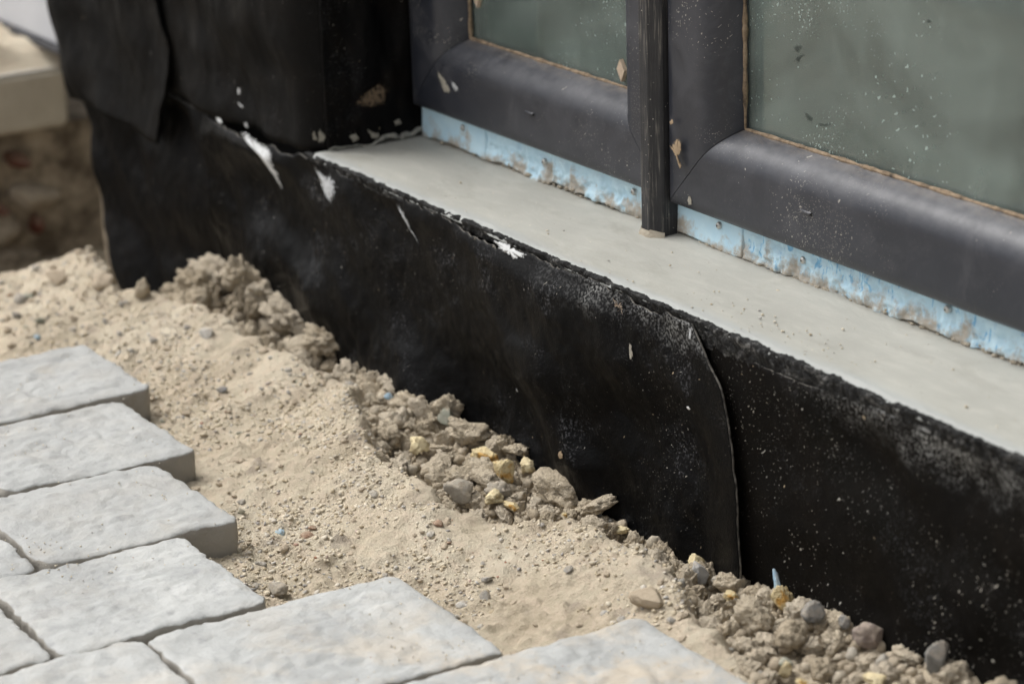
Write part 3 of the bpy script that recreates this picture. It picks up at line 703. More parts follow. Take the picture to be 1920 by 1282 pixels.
def window(X0, X1, Z0, Z1, label):
    w = thing('window', ((X0 + X1) / 2, .13, Z0), label, 'window')
    b = frame_side('bottom_rail', X0, X1, Z0, Z1, 'bottom', w); frame_side('top_rail', X0, X1, Z0, Z1, 'top', w)
    frame_side('stile', X0, X1, Z0, Z1, 'left', w); frame_side('stile', X0, X1, Z0, Z1, 'right', w)
    g = .0835
    bead_strip('glazing_seal', X0 + g, X1 - g, Z0 + g, Z1 - g, w)
    a = (X0 + .076, X1 - .076, Z0 + .076, Z1 - .076)
    link('glass_pane', mesh('glass_pane', *box(a[0], a[1], GL_Y, GL_Y + .004, a[2], a[3]), ['glass', 'inner'], False, [1, 1, 0, 1, 1, 1]), w)
    link('inner_pane', mesh('inner_pane', *box(a[0], a[1], GL_Y + .020, GL_Y + .024, a[2], a[3]), 'inner', False), w)
    # spacer bars between the two panes
    s = .1030; e = .0065
    bars = [(X0 + g + .001, X0 + s + e, Z0 + g, Z1 - g), (X1 - s - e, X1 - g - .001, Z0 + g, Z1 - g), (X0 + s + e + .0005, X1 - s - e - .0005, Z0 + g, Z0 + s + e), (X0 + s + e + .0005, X1 - s - e - .0005, Z1 - s - e, Z1 - g)]
    for q in bars:
        link('spacer_bar', mesh('spacer_bar', *box(q[0], q[1], GL_Y + .0045, GL_Y + .0195, q[2], q[3]), 'spacer', False), w)
    for q in ((X0 + s + e + .0004, X0 + s + e + .0028, Z0 + s + e + .003, Z1 - s - e - .003), (X0 + s + e + .0004, X1 - s - e - .0004, Z0 + s + e + .0003, Z0 + s + e + .0025)):
        link('butyl_line', mesh('butyl_line', *box(q[0], q[1], GL_Y + .012, GL_Y + .0195, q[2], q[3]), 'dark', False), w)
    # inner frame seen through the glass
    for q in ((X0, X0 + .098, Z0, Z1), (X1 - .098, X1, Z0, Z1), (X0 + .0985, X1 - .0985, Z0, Z0 + .098), (X0 + .0985, X1 - .0985, Z1 - .098, Z1)):
        link('inner_frame', bev_box('inner_frame', (q[0], q[1], .1765, .215, q[2], q[3]), 'spacer', .004), w)
    return w, b
ZR = .0375
win_l, rail_l = window(-.7065, -.2190, ZR + .0015, 1.2, 'left window with dark rounded frame and cork pads on its dusty glass')
win_r, rail_r = window(-.2135, 1.300, ZR - .002, 1.2, 'wider right window with dark rounded frame and wiped smudges on dusty glass')
def drain(px, py, parent):
    c = on(px, py, 1, .1142); V, F = [], []
    for i, (dx, up) in enumerate(((-.0085, 0.0004), (-.004, .0012), (.001, .0020), (.005, .0030), (.0075, .0012))):
        z = c[2]; V += [(c[0] + dx, .1146, z - .0012), (c[0] + dx, .1144 - up, z + .0002), (c[0] + dx, .1146, z + .0018)]
    for i in range(4):
        a = 3 * i; F += [(a, a + 3, a + 4, a + 1), (a + 1, a + 4, a + 5, a + 2)]
    o = link('drain_cap', mesh('drain_cap', V, F, 'frame'), parent)
    h = link('drain_hole', mesh('drain_hole', [(c[0] + .004, .1143, c[2] - .0016), (c[0] + .0095, .1143, c[2] - .0010), (c[0] + .0093, .1143, c[2] + .0012), (c[0] + .0055, .1143, c[2] + .0016)], [(0, 1, 2, 3)], 'dark', False), o)
drain(1510, 399, win_r); drain(992, 213, win_l)
def pad(px, py, parent, s=1.0):
    c = on(px, py, 1, GL_Y - .002)
    V = [(c[0] - .0065 * s, c[2] + .001), (c[0] - .001 * s, c[2] + .0115 * s), (c[0] + .0068 * s, c[2] + .0015), (c[0] + .001 * s, c[2] - .0105 * s)]
    vv = [(x, GL_Y - .0045, z) for x, z in V] + [(x, GL_Y - .0003, z) for x, z in V]
    me = mesh('cork_pad', vv, [(3, 2, 1, 0), (0, 1, 5, 4), (1, 2, 6, 5), (2, 3, 7, 6), (3, 0, 4, 7)], 'cork', False)
    link('cork_pad', me, parent)
pad(1167, 133, win_l); pad(896, -2, win_l, .9)
for px in ([(1484, 90), (1496, 84), (1507, 87), (1502, 97), (1492, 99)], [(1488, 112), (1500, 102), (1515, 101), (1503, 109), (1496, 120)], [(1507, 210), (1516, 213), (1527, 226), (1516, 229)], [(1530, 230), (1546, 233), (1562, 230), (1559, 237), (1536, 238)], [(1735, 38), (1745, 36), (1748, 43), (1738, 45)]):
    splat('smudge', px, 1, GL_Y - .0001, 'smudge', win_r, th=.0002, jit=.5)
# smears of dried plaster on the frames
for px, m, pr in (([(818, 133), (828, 138), (842, 162), (848, 176), (832, 172)], 'greydab', win_l), ([(845, 150), (856, 158), (862, 172), (850, 170)], 'white', win_l),
                  ([(1290, 370), (1296, 368), (1297, 382), (1290, 386)], 'greydab', win_r)):
    splat('mortar_splash', px, 1, .1146, m, pr, th=.0005, jit=.8)

# post covering the joint of the two windows
post = thing('coupling_post', (-.229, .11, .004), 'dark woodgrain cover post standing on the sill between both windows', 'post')
xa, xb, ya, yb = -.2435, -.2145, .1020, .17
prof = [(xa, yb), (xa, ya + .006), (xa + .002, ya + .0025), (xa + .006, ya), (xb - .011, ya), (xb - .0095, ya + .0006), (xb - .001, ya + .0085), (xb, ya + .0105), (xb, yb)]
zl = [.0035, .02, .3, .7, 1.2]; V, F = [], []
for z in zl:
    V += [(x, y, z + (0.0008 * float(vn(x * 300, y * 300, s=3)) if z < .01 else 0)) for x, y in prof]
n = len(prof)
for i in range(len(zl) - 1):
    for k in range(n): j = (k + 1) % n; F.append((i * n + k, i * n + j, (i + 1) * n + j, (i + 1) * n + k))
F += [tuple(range(n - 1, -1, -1)), tuple(range((len(zl) - 1) * n, len(zl) * n))]
me = mesh('post_profile', V, F, 'post', False); link('post_profile', me, post)
yP = lambda x, z: np.where(np.asarray(x) < xb - .01, ya - .0006, ya - .0006 + np.clip(np.asarray(x) - (xb - .0102), 0, .0095))
splat('mortar_splash', [(1246, 275), (1254, 268), (1262, 258), (1268, 266), (1268, 285), (1262, 298), (1268, 310), (1270, 322), (1264, 318), (1260, 302), (1252, 288)], 1, .105, 'tan', post, th=.0008, jit=.8, yf=yP)
splat('mortar_splash', [(1245, 230), (1252, 226), (1254, 233), (1248, 236)], 1, .105, 'tan', post, th=.0006, jit=.6, yf=yP)
# smear of cement round the foot
def foot():
    V, F = [], []; n = len(prof) - 2; pr = prof[1:-1]; c = np.mean(pr, 0)
    for k, (off, z) in enumerate(((.0045, -.001), (.0035, .003), (.0016, .006), (.0007, .0085))):
        for x, y in pr:
            d = np.array([x, y]) - np.array([(xa + xb) / 2, .125]); d /= np.linalg.norm(d)
            V.append((x + d[0] * off, y + d[1] * off * .8, z + (.0022 * float(vn(x * 260, y * 260, s=8)) if k == 3 else 0)))
    m = len(pr)
    for k in range(3):
        for i in range(m - 1): F.append((k * m + i, k * m + i + 1, (k + 1) * m + i + 1, (k + 1) * m + i))
    link('mortar_foot', mesh('mortar_foot', V, F, 'mortar'), post)
foot()

# ------------------------------------------------------------------ blue insulation under the windows
def board(name, x0, x1, rough, parent, mat, n=(200, 22)):
    u, v = np.meshgrid(np.linspace(x0, x1, n[0]), np.linspace(0, 1, n[1]), indexing='ij')
    zlo = .0042 + .0022 * fbm(u * 30, 1, o=4, s=110)
    z = zlo * (1 - v) + (ZR - .0005) * v
    y = .1275 - .0015 * (1 - v) ** 2
    if rough: y = y + .0024 * fbm(u * 70, z * 110, o=3, s=111) * sst(1, .75, v) + .0022 * np.abs(vn(u * 190, z * 45, s=112)) * sst(1, .8, v)
    else: y = y + .0005 * fbm(u * 20, z * 60, o=2, s=113)
    P = np.stack([u, y, z], -1).reshape(-1, 3); B = P.copy(); B[:, 1] = .172
    N = len(P); idx = np.arange(N).reshape(n); a, b, c, d = idx[:-1, :-1].ravel(), idx[1:, :-1].ravel(), idx[1:, 1:].ravel(), idx[:-1, 1:].ravel()
    F = list(zip(a, b, c, d)) + list(zip(d + N, c + N, b + N, a + N))
    ring = list(idx[:, 0]) + list(idx[-1, 1:]) + list(idx[-2::-1, -1]) + list(idx[0, -2:0:-1])
    for i in range(len(ring)): p, q = ring[i], ring[(i + 1) % len(ring)]; F.append((p, p + N, q + N, q))
    return link(name, mesh(name, np.vstack([P, B]), F, mat), parent)
ins_l = thing('insulation_strip', (-.475, .15, .004), 'short blue foam insulation strip under the left window', 'insulation')
board('foam_board', -.704, -.570, False, ins_l, 'foam'); board('foam_board', -.569, -.2455, True, ins_l, 'foam', (260, 22))
ins_r = thing('insulation_strip', (.5, .15, .004), 'long blue foam insulation strip with torn skin under the right window', 'insulation')
xsp = on(1393, 440, 1, .128)[0]
board('foam_board', -.2142, xsp - .0004, False, ins_r, 'foam', (80, 22)); board('foam_board', xsp + .0004, 1.298, True, ins_r, 'foam_torn', (700, 26))
def screw(px, py, parent):
    c = on(px, py, 1, .126); V, F = [(0, -.0016, 0)], []; m = 14
    for r, y in ((.0013, -.0017), (.0026, -.0011), (.0033, 0), (.0033, .003)):
        V += [(r * math.cos(2 * math.pi * i / m), y, r * 1.1 * math.sin(2 * math.pi * i / m)) for i in range(m)]
    F += [(0, 1 + (i + 1) % m, 1 + i) for i in range(m)]
    for k in range(3):
        for i in range(m): a = 1 + k * m + i; b = 1 + k * m + (i + 1) % m; F.append((a, b, b + m, a + m))
    V = [(c[0] + x, c[1] + y, c[2] + z) for x, y, z in V]
    o = link('screw', mesh('screw', V, F, 'screw'), parent)
    rr = .0011; ss = [(c[0] + x * rr, c[1] - .0019, c[2] + z * rr) for x, z in ((-1, -.3), (1, -.3), (1, .3), (-1, .3), (-.3, -1), (.3, -1), (.3, 1), (-.3, 1))]
    link('screw_slot', mesh('screw_slot', ss[:4] + [(x, y - .0001, z) for x, y, z in ss[4:]], [(0, 1, 2, 3), (4, 5, 6, 7)], 'dark', False), o)
for q in ((867, 240), (1020, 304), (1187, 360)): screw(*q, ins_l)
for q in ((1347, 423), (1505, 488), (1775, 580)): screw(*q, ins_r)

# ------------------------------------------------------------------ room behind the glass
structure('interior_floor', mesh('interior_floor', *box(-.8, 1.6, .302, 3.2, -.10, -.02), 'roomfloor', False))
structure('interior_wall', mesh('interior_wall', *box(-.9, 1.7, 3.202, 3.3, -.10, 1.6), 'room', False))
structure('interior_wall', mesh('interior_wall', *box(-.9, -.802, .302, 3.2, -.02, 1.6), 'room', False))
structure('interior_wall', mesh('interior_wall', *box(1.602, 1.7, .302, 3.2, -.02, 1.6), 'room', False))
structure('interior_ceiling', mesh('interior_ceiling', *box(-.9, 1.7, .302, 3.3, 1.602, 1.68), 'room', False))

# ------------------------------------------------------------------ pavers
pavement = structure('pavement')
ZP, TP = -.200, .068
def paver(x0, x1, y0, y1, seed, dz=0.0, tilt=(0, 0)):
    rs = np.random.RandomState(seed); cx, cy = (x0 + x1) / 2, (y0 + y1) / 2; hx, hy = (x1 - x0) / 2, (y1 - y0) / 2
    pts = []; rc = [rs.uniform(.006, .016) for _ in range(4)]
    m = 150; th = np.linspace(0, 2 * np.pi, m, endpoint=False) + .01
    ax, ay = np.cos(th), np.sin(th)
    # ray to a rounded rectangle
    t = np.minimum(hx / np.maximum(np.abs(ax), 1e-6), hy / np.maximum(np.abs(ay), 1e-6)); px, py = ax * t, ay * t
    # equal spacing along the outline
    per = np.concatenate([[0], np.cumsum(np.hypot(np.diff(np.append(px, px[0])), np.diff(np.append(py, py[0]))))])
    tt = np.linspace(0, per[-1], m, endpoint=False); px, py = np.interp(tt, per, np.append(px, px[0])), np.interp(tt, per, np.append(py, py[0]))
    for q in range(4):
        sxn, syn = (1, 1, -1, -1)[q], (1, -1, -1, 1)[q]; r = rc[q]; ccx, ccy = sxn * (hx - r), syn * (hy - r)
        k = (px * sxn > hx - r) & (py * syn > hy - r); d = np.hypot(px[k] - ccx, py[k] - ccy); d = np.maximum(d, 1e-6); f = np.minimum(1, r / d)
        px[k], py[k] = ccx + (px[k] - ccx) * f, ccy + (py[k] - ccy) * f
    o = seed * 3.7
    nr = .0011 * fbm(px * 30 + o, py * 30, o=3, s=seed) + .0015 * fbm(px * 130 + o, py * 130, o=2, s=seed + 1)
    ln = np.hypot(px, py); px, py = px * (1 + nr / ln), py * (1 + nr / ln)
    rings = []
    for k, f in enumerate(list(np.linspace(.025, .90, 40)) + [.925, .945, .96, .972, .982, .990, .996]):
        x, y = px * f, py * f; e = (1 - f) * np.hypot(px, py)
        z = .0016 * fbm(x * 13 + o, y * 13, o=4, s=seed + 2) + .0022 * np.abs(fbm(x * 40 + o, y * 40, o=3, s=seed + 3)) - .0020 * np.exp(-e / .004) - .0014 * np.exp(-e / .0012)
        rings.append(np.stack([x, y, z], -1))
    for z, ins in ((-.0052, .0002), (-.010, .0), (-.02, 0), (-.035, .0006), (-.052, .001), (-TP, .002)):
        f = 1 - ins / np.hypot(px, py) + .0010 * fbm(px * 60 + o, py * 60, z * 60, o=3, s=seed + 4) / .1
        rings.append(np.stack([px * f, py * f, np.full(m, z)], -1))
    V = [(0, 0, .001)]; F = []
    for r in rings: V += r.tolist()
    F += [(0, 1 + i, 1 + (i + 1) % m) for i in range(m)]
    for k in range(len(rings) - 1):
        for i in range(m): a = 1 + k * m + i; b = 1 + k * m + (i + 1) % m; F.append((a, a + m, b + m, b))
    F.append(tuple(1 + (len(rings) - 1) * m + i for i in range(m - 1, -1, -1)))
    V = [(x + cx, y + cy, z + ZP + dz + tilt[0] * x + tilt[1] * y) for x, y, z in V]
    return link('paver', mesh('paver', V, F, 'paver'), pavement)
G = .005
rows = [(-.833, -.655, -.236, [.193, .2]), (-.643, -.464, -.275, [.198, .2]), (-.453, -.272, -.322, [.188, .2]), (-.265, -.092, -.381, [.187, .2]), (-.080, .104, -.266, [.233, .19, .2]), (.119, .290, -.142, [.235, .2, .2]), (.300, .48, -.16, [.2, .2, .2])]
sd_ = 1
for x0, x1, y1, Ls in rows:
    y = y1
    for L in Ls:
        paver(x0 - .0025, x1 + .0025, y - L, y, sd_, rnd.uniform(-.0012, .0012), (rnd.uniform(-.006, .006), rnd.uniform(-.006, .006))); sd_ += 1
        y -= L + .006

# ------------------------------------------------------------------ loose soil in the trench
VAR = [rock_mesh('soil_clod', 4, 40 + i, .40, .24, .27, cut=(0, 2, 3)[i % 3], flat=((1, .85, .7), (1, .9, .8), (1.15, .8, .5), (1, 1, .9))[i % 4]) for i in range(22)]
rs = np.random.RandomState(21)
items = []
for _ in range(7000):
    x = rs.uniform(-1.24, .50); w = -float(y_edge(x)); y = -w * rs.rand() - .002 + .004
    r = .0026 + .0052 * rs.rand() ** 2.2
    if rs.rand() < .10: r = rs.uniform(.008, .0125)
    if rs.rand() < .014: r = rs.uniform(.013, .019)
    if x < -.72 and rs.rand() < .25: r *= 1.5
    items.append((r, x, min(y, -.004 - r * .5)))
items.sort(reverse=True)
hx = np.array([i[1] for i in items]); hy = np.array([i[2] for i in items]); hz = heights(hx, hy)[0]
kept = []; grid = {}
for (r, x, y), z in zip(items, hz):
    c = (int(x / .04), int(y / .04)); ok = True
    for dx in (-1, 0, 1):
        for dy in (-1, 0, 1):
            for (r2, x2, y2) in grid.get((c[0] + dx, c[1] + dy), ()):
                if (x - x2) ** 2 + (y - y2) ** 2 < (.62 * (r + r2)) ** 2: ok = False; break
    if not ok: continue
    grid.setdefault(c, []).append((r, x, y)); kept.append((r, x, y, z))
def sees(p):
    v = ROT.T @ (np.array(p) - CAM); return -20 < CX + FPX * v[0] / v[2] < 1940 and -20 < CY + FPX * v[1] / v[2] < 1300
ZONE = ('in the far heap by the pier', 'in the middle of the trench below the first plaster drips', 'on the narrow stretch of trench left of the sheet seam', 'in the front heap right of the sheet seam')
P, Fc = [], []; nclod = 0
for r, x, y, z in kept:
    if nclod < 290 and sees((x, y, z)) :
        me = VAR[rs.randint(len(VAR))]
        o = bpy.data.objects.new('soil_clod', me); COL.objects.link(o)
        o.location = (x, y, z + r * .36 - (.003 if -.6 < x < .02 else 0)); s = r * rs.uniform(.9, 1.1); o.scale = (s, s, s)
        o.rotation_euler = (rs.normal(0, .5), rs.normal(0, .5), rs.uniform(0, 6.28))
        zn = 0 if x < -.70 else 1 if x < -.28 else 2 if x < .05 else 3; big = 0 if r > .0095 else 1
        tag(o, ('chunky', 'small')[big] + ' beige soil clod ' + ZONE[zn], 'clod', ('chunky', 'small')[big] + ' soil clods ' + ZONE[zn]); nclod += 1
    else:
        add_rock(P, Fc, *small[rs.randint(14)], np.array([x, y, z + r * .35]), r * np.array([1, 1, .8]), rand_rot(rs))
o = link('crumbled_soil', mesh_np('crumbled_soil', np.vstack(P), np.vstack(Fc), 'crumbs')); o['kind'] = 'stuff'
print('clods', nclod, 'small', len(P))

# ------------------------------------------------------------------ grit and pebbles on the sand
def in_paver(x, y):
    for x0, x1, y1, Ls in rows:
        if x0 - .002 < x < x1 + .002 and y < y1 + .002: return True
    return False
tinier = [arrays(rock_mesh('tiny', 1, 500 + i, .4, .0, .0)) for i in range(10)]
tinier = [(v * np.array([1, .75, .42]), f) for v, f in tinier]
rs = np.random.RandomState(33); P, Fc = [], []
NX = 70000
xx = rs.uniform(-1.30, .46, NX); yy_ = rs.uniform(-.55, -.045, NX); hz, hk = heights(xx, yy_)
dens = .52 + .95 * fbm(xx * 10, yy_ * 10, o=3, s=200); u01 = rs.rand(NX)
off = 0
for x, y, z, k, de, uu in zip(xx, yy_, hz, hk, dens, u01):
    onp = in_paver(x, y)
    if k > .8 or uu > de or (onp and (uu > .035 * de or y > -.12)): continue
    if onp: z = ZP + .0005
    r = .0009 + .0022 * rs.rand() ** 3 + (.0022 * rs.rand() if rs.rand() < .035 else 0)
    if onp: r = min(r, .0012)
    bv, bf = tinier[rs.randint(10)]; a = rs.uniform(0, 6.28); ca, sa = math.cos(a), math.sin(a); t1, t2 = rs.normal(0, .25, 2)
    rot = np.array([[ca, -sa, t1], [sa, ca, t2], [-t1, -t2, 1]])
    P.append((bv * r) @ rot.T + np.array([x, y, z + r * .15])); Fc.append(bf + off); off += len(bv)
o = link('loose_grit', mesh_np('loose_grit', np.vstack(P), np.vstack(Fc), 'grit')); o['kind'] = 'stuff'
print('grit', len(P))
MAT['peb_tan'] = mat_stone('tan_pebble', (.42, .34, .25), (.53, .45, .35)); MAT['peb_grey'] = mat_stone('grey_pebble', (.33, .32, .30), (.45, .44, .415))
MAT['peb_dark'] = mat_stone('slate_pebble', (.20, .20, .205), (.29, .29, .29)); MAT['peb_pale'] = mat_stone('pale_pebble', (.52, .50, .46), (.62, .61, .58)); MAT['peb_red'] = mat_stone('reddish_pebble', (.30, .17, .11), (.40, .27, .2))
MAT['peb_green'] = mat_stone('greenish_pebble', (.30, .32, .26), (.38, .39, .33))
PEB = {k: [rock_mesh('pebble', 3, 700 + j * 10 + i, .35, .05, .06, mat=k, flat=(1, .78, .5), cut=2) for i in range(4)] for j, k in enumerate(('peb_tan', 'peb_grey', 'peb_dark', 'peb_pale', 'peb_red', 'peb_green'))}
PL = {'peb_tan': 'small tan pebble lying loose on the sand bed', 'peb_grey': 'small grey pebble lying loose on the sand bed', 'peb_dark': 'small dark slate pebble lying loose on the sand bed', 'peb_pale': 'small whitish pebble lying loose on the sand bed', 'peb_red': 'small reddish brick crumb lying loose on the sand bed', 'peb_green': 'small greenish pebble lying loose on the sand bed'}
PG = {'peb_tan': 'tan pebbles on the sand', 'peb_grey': 'grey pebbles on the sand', 'peb_dark': 'slate pebbles on the sand', 'peb_pale': 'whitish pebbles on the sand', 'peb_red': 'reddish crumbs on the sand', 'peb_green': 'greenish pebbles on the sand'}
PZ = ('on the far sand behind the farthest paver', 'on the sand beside the stepped paver ends', 'on the near sand around the two front pavers')
cnt = 0
while cnt < 235:
    x, y = rs.uniform(-1.2, .3), rs.uniform(-.5, -.05); z, k = heights(np.array([x]), np.array([y]))
    if k[0] > .4 or in_paver(x, y) or not sees((x, y, z[0])): continue
    if rs.rand() > (.9 if x < -.55 else .55): continue
    kind = rs.choice(list(PEB), p=[.64, .16, .03, .09, .03, .05]); me = PEB[kind][rs.randint(4)]
    r = .0026 + .004 * rs.rand() ** 3 + (.0025 if x < -.7 and rs.rand() < .3 else 0)
    o = bpy.data.objects.new('pebble', me); COL.objects.link(o); o.location = (x, y, z[0] + r * .22); o.scale = (r, r, r)
    o.rotation_euler = (rs.normal(0, .25), rs.normal(0, .25), rs.uniform(0, 6.28)); tag(o, PL[kind], 'pebble', PG[kind])
    zn = 0 if x < -.66 else 1 if x < -.26 else 2
    o['label'] = PL[kind].replace('on the sand bed', PZ[zn]); o['group'] = PG[kind] + ' ' + PZ[zn]; cnt += 1

# ------------------------------------------------------------------ single stones, foam scraps, splinters
MAT['st_blue'] = mat_stone('blue_grey_stone', (.19, .187, .18), (.30, .295, .28)); MAT['st_white'] = mat_stone('white_grey_stone', (.44, .44, .44), (.56, .56, .55))
MAT['st_purple'] = mat_stone('brown_purple_stone', (.26, .21, .19), (.40, .33, .28)); MAT['st_tan'] = mat_stone('tan_block', (.40, .325, .235), (.48, .40, .30))
MAT['st_grey'] = mat_stone('dull_grey_stone', (.32, .29, .245), (.44, .405, .345))
def mat_pu():
    n = NT('yellow_foam'); v = n.noise(n.obj, 1.6, 3, .5)
    col = n.mix(n.rng(v, .50, .66), (.68, .56, .33), (.58, .33, .09))
    h = n.math('ADD', n.noise(n.obj, 9, 4, .7), n.vor(n.obj, 7))
    return n.done(n.bsdf(col, .8, .2, n.bump(h, .7, .003)))
MAT['pu'] = mat_pu(); MAT['pu_pale'] = mat_stone('cream_foam', (.70, .58, .35), (.76, .66, .43), .8, 2, .08); MAT['bluefoam'] = mat_stone('blue_foam_scrap', (.36, .58, .76), (.52, .70, .82, .25), .7, 2)
MAT['whitebit'] = mat_stone('white_scrap', (.74, .74, .73), (.8, .8, .79), .6, 2, .25)
def scrap(name, px, py, size, mat, label, cat, flat=(1, .8, .6), rot=(0, 0, 0), lift=.35, sub=4, lump=.5, fine=.34, vor=.24, cut=0, seed=None):
    if mat in ('pu', 'pu_pale'): lump, fine, vor, cut, size = .55, .24, .07, 4, size * .92
    p = land(px, py); r = size * .62 / FPX * float((ROT.T @ (p - CAM))[2])
    me = rock_mesh(name, sub, seed or int(px * 3 + py), lump, fine, vor, mat, flat, cut)
    o = link(name, me); o.location = (p[0], p[1], p[2] + r * lift); o.scale = (r, r, r); o.rotation_euler = rot
    return tag(o, label, cat)
FG = 'foam_scrap'
scrap(FG, 787, 840, 40, 'pu_pale', 'cream foam scrap wedged in the trench left of the other scraps', 'foam scrap', (1, .7, .8))
scrap(FG, 906, 864, 62, 'pu', 'long torn yellow foam scrap lying below the flat clods', 'foam scrap', (1, .5, .35), (0, .1, .2))
scrap(FG, 945, 896, 56, 'pu', 'tall yellow foam scrap with orange side beside the flat grey slab', 'foam scrap', (.7, .7, .9), (.2, .3, .5))
scrap(FG, 988, 880, 36, 'pu_pale', 'spiky cream foam scrap right of the tall yellow one', 'foam scrap', (.8, .6, .9), (.2, 0, .3), lump=.8)
scrap(FG, 1022, 902, 13, 'pu', 'tiny orange foam crumb on the clods near the spiky scrap', 'foam scrap')
scrap(FG, 925, 940, 42, 'pu_pale', 'cream foam scrap under the grey stones at the sand edge', 'foam scrap', (1, .7, .5))
scrap(FG, 962, 956, 40, 'pu', 'orange edged foam sliver lying along the sand crest', 'foam scrap', (1.2, .4, .3))
scrap(FG, 1060, 968, 16, 'pu', 'small orange foam crumb at the crest of the sand', 'foam scrap', (1, .5, .5))
scrap(FG, 1165, 998, 32, 'pu_pale', 'flat pale yellow foam flake on the sand crest', 'foam scrap', (1, .6, .4))
scrap(FG, 1305, 1008, 38, 'pu_pale', 'pale yellow foam lump against the wall left of the seam', 'foam scrap', (1, .7, .8))
scrap(FG, 1466, 1122, 66, 'pu', 'largest yellow foam chunk with orange top standing among clods', 'foam scrap', (.62, .5, 1.0), (.2, -.45, .3), .05, lump=.6)
scrap(FG, 1370, 1122, 30, 'pu', 'yellow foam scrap with orange corner left of the largest chunk', 'foam scrap', (1, .7, .7))
scrap(FG, 1472, 1262, 34, 'pu_pale', 'upright cream foam scrap near the pale green pebble', 'foam scrap', (.6, .5, 1), (.1, .3, .2))
scrap(FG, 1640, 1280, 44, 'pu_pale', 'cream foam scrap at the front end of the trench', 'foam scrap', (1, .7, .5))
scrap(FG, 1502, 1281, 22, 'pu', 'orange foam crumb between the two cream scraps in front', 'foam scrap')
scrap('blue_scrap', 728, 746, 14, 'bluefoam', 'small blue foam crumb among trench clods far from the seam', 'foam scrap')
scrap('blue_scrap', 527, 1002, 18, 'bluefoam', 'blue foam bead lying alone on the sand beside the pavers', 'foam scrap', (1, .8, .7), fine=.05, vor=.05)
scrap('blue_scrap', 1458, 1062, 56, 'bluefoam', 'thin upright blue foam shard against the wall by the seam', 'foam scrap', (.20, .18, 1), (0, -.35, 0), 1.0, 3, .3, .1, .1)
scrap('blue_scrap', 70, 634, 12, 'bluefoam', 'blue crumb on the sand behind the farthest paver', 'foam scrap')
scrap('white_scrap', 1372, 1086, 8, 'whitebit', 'tiny white chip beside the grey stones by the seam', 'chip')
ST = 'stone'
scrap(ST, 1314, 1082, 42, 'st_white', 'whitish grey stone on the sand crest just left of the seam', 'stone', (.75, .7, 1), (.1, .1, .4), lump=.35, fine=.14, vor=.08, cut=6)
scrap(ST, 1362, 1066, 48, 'st_grey', 'pointed grey stone against the wall at the seam', 'stone', (1, .6, .5), (.2, -.3, .2), lump=.35, fine=.14, vor=.08, cut=6)
scrap(ST, 1526, 1162, 52, 'st_blue', 'blue grey angular stone right of the largest foam chunk', 'stone', (.75, .7, .9), (.2, .4, .5), lump=.3, fine=.12, vor=.06, cut=7)
scrap(ST, 1585, 1130, 28, 'st_blue', 'dark slate chip lodged between clods near the wall', 'stone', (.8, .6, .8), lump=.3, fine=.12, vor=.06, cut=6)
scrap(ST, 1632, 1150, 58, 'st_purple', 'brown purple stone leaning on the black wall', 'stone', (.9, .8, .9), (.3, .2, .8), lump=.35, fine=.1, vor=.1, cut=3)
scrap(ST, 1755, 1245, 60, 'st_blue', 'grey streaked upright stone at the front of the trench', 'stone', (.6, .6, 1), (.1, .25, .5), lump=.35, fine=.08, vor=.1, cut=3)
scrap(ST, 1472, 1247, 24, 'peb_green', 'pale green pebble in the front clods', 'stone', (1, .8, .7), fine=.04, vor=.02, lump=.25)
scrap(ST, 840, 792, 40, 'peb_green', 'greenish stone half buried in the middle of the trench', 'stone', (.8, .7, .9), (.2, .3, .2), lump=.3, fine=.13, vor=.06, cut=6)
scrap(ST, 866, 930, 52, 'st_grey', 'dull grey stone at the sand edge left of the foam', 'stone', (1, .8, .7), (.1, .3, .3), lump=.35, fine=.08, vor=.06, cut=4)
scrap(ST, 935, 928, 40, 'st_grey', 'broken grey mortar lump below the tall foam scrap', 'stone', (1, .8, .6), (.1, .1, .8), lump=.4, fine=.15, vor=.1, cut=3)
scrap(ST, 1215, 1136, 72, 'st_tan', 'tan block of stone lying behind the nearest paver corner', 'stone', (1, .55, .5), (0, .05, .25), lump=.3, fine=.12, vor=.06, cut=7)
scrap(ST, 38, 566, 24, 'peb_grey', 'grey pebble on the sand at the far left', 'stone', (1, .8, .7), fine=.05, lump=.3, vor=.03, cut=3)
scrap(ST, 195, 535, 40, 'peb_tan', 'rounded tan stone on the far crest of the sand', 'stone', (1, .8, .7), fine=.06, lump=.35, vor=.05, cut=2)
scrap(ST, 105, 528, 46, 'peb_tan', 'flat tan stone on the far sand behind the pavers', 'stone', (1.2, .7, .45), fine=.06, lump=.35, vor=.05, cut=2)
scrap(ST, 388, 630, 28, 'peb_pale', 'whitish stone on the sand in front of the clod heap', 'stone', (1, .8, .55), fine=.06, lump=.35, vor=.05, cut=2)
scrap(ST, 522, 1110, 40, 'st_grey', 'grey green stone in the gap between two paver corners', 'stone', (1, .6, .5), fine=.08, lump=.35, vor=.08, cut=2)
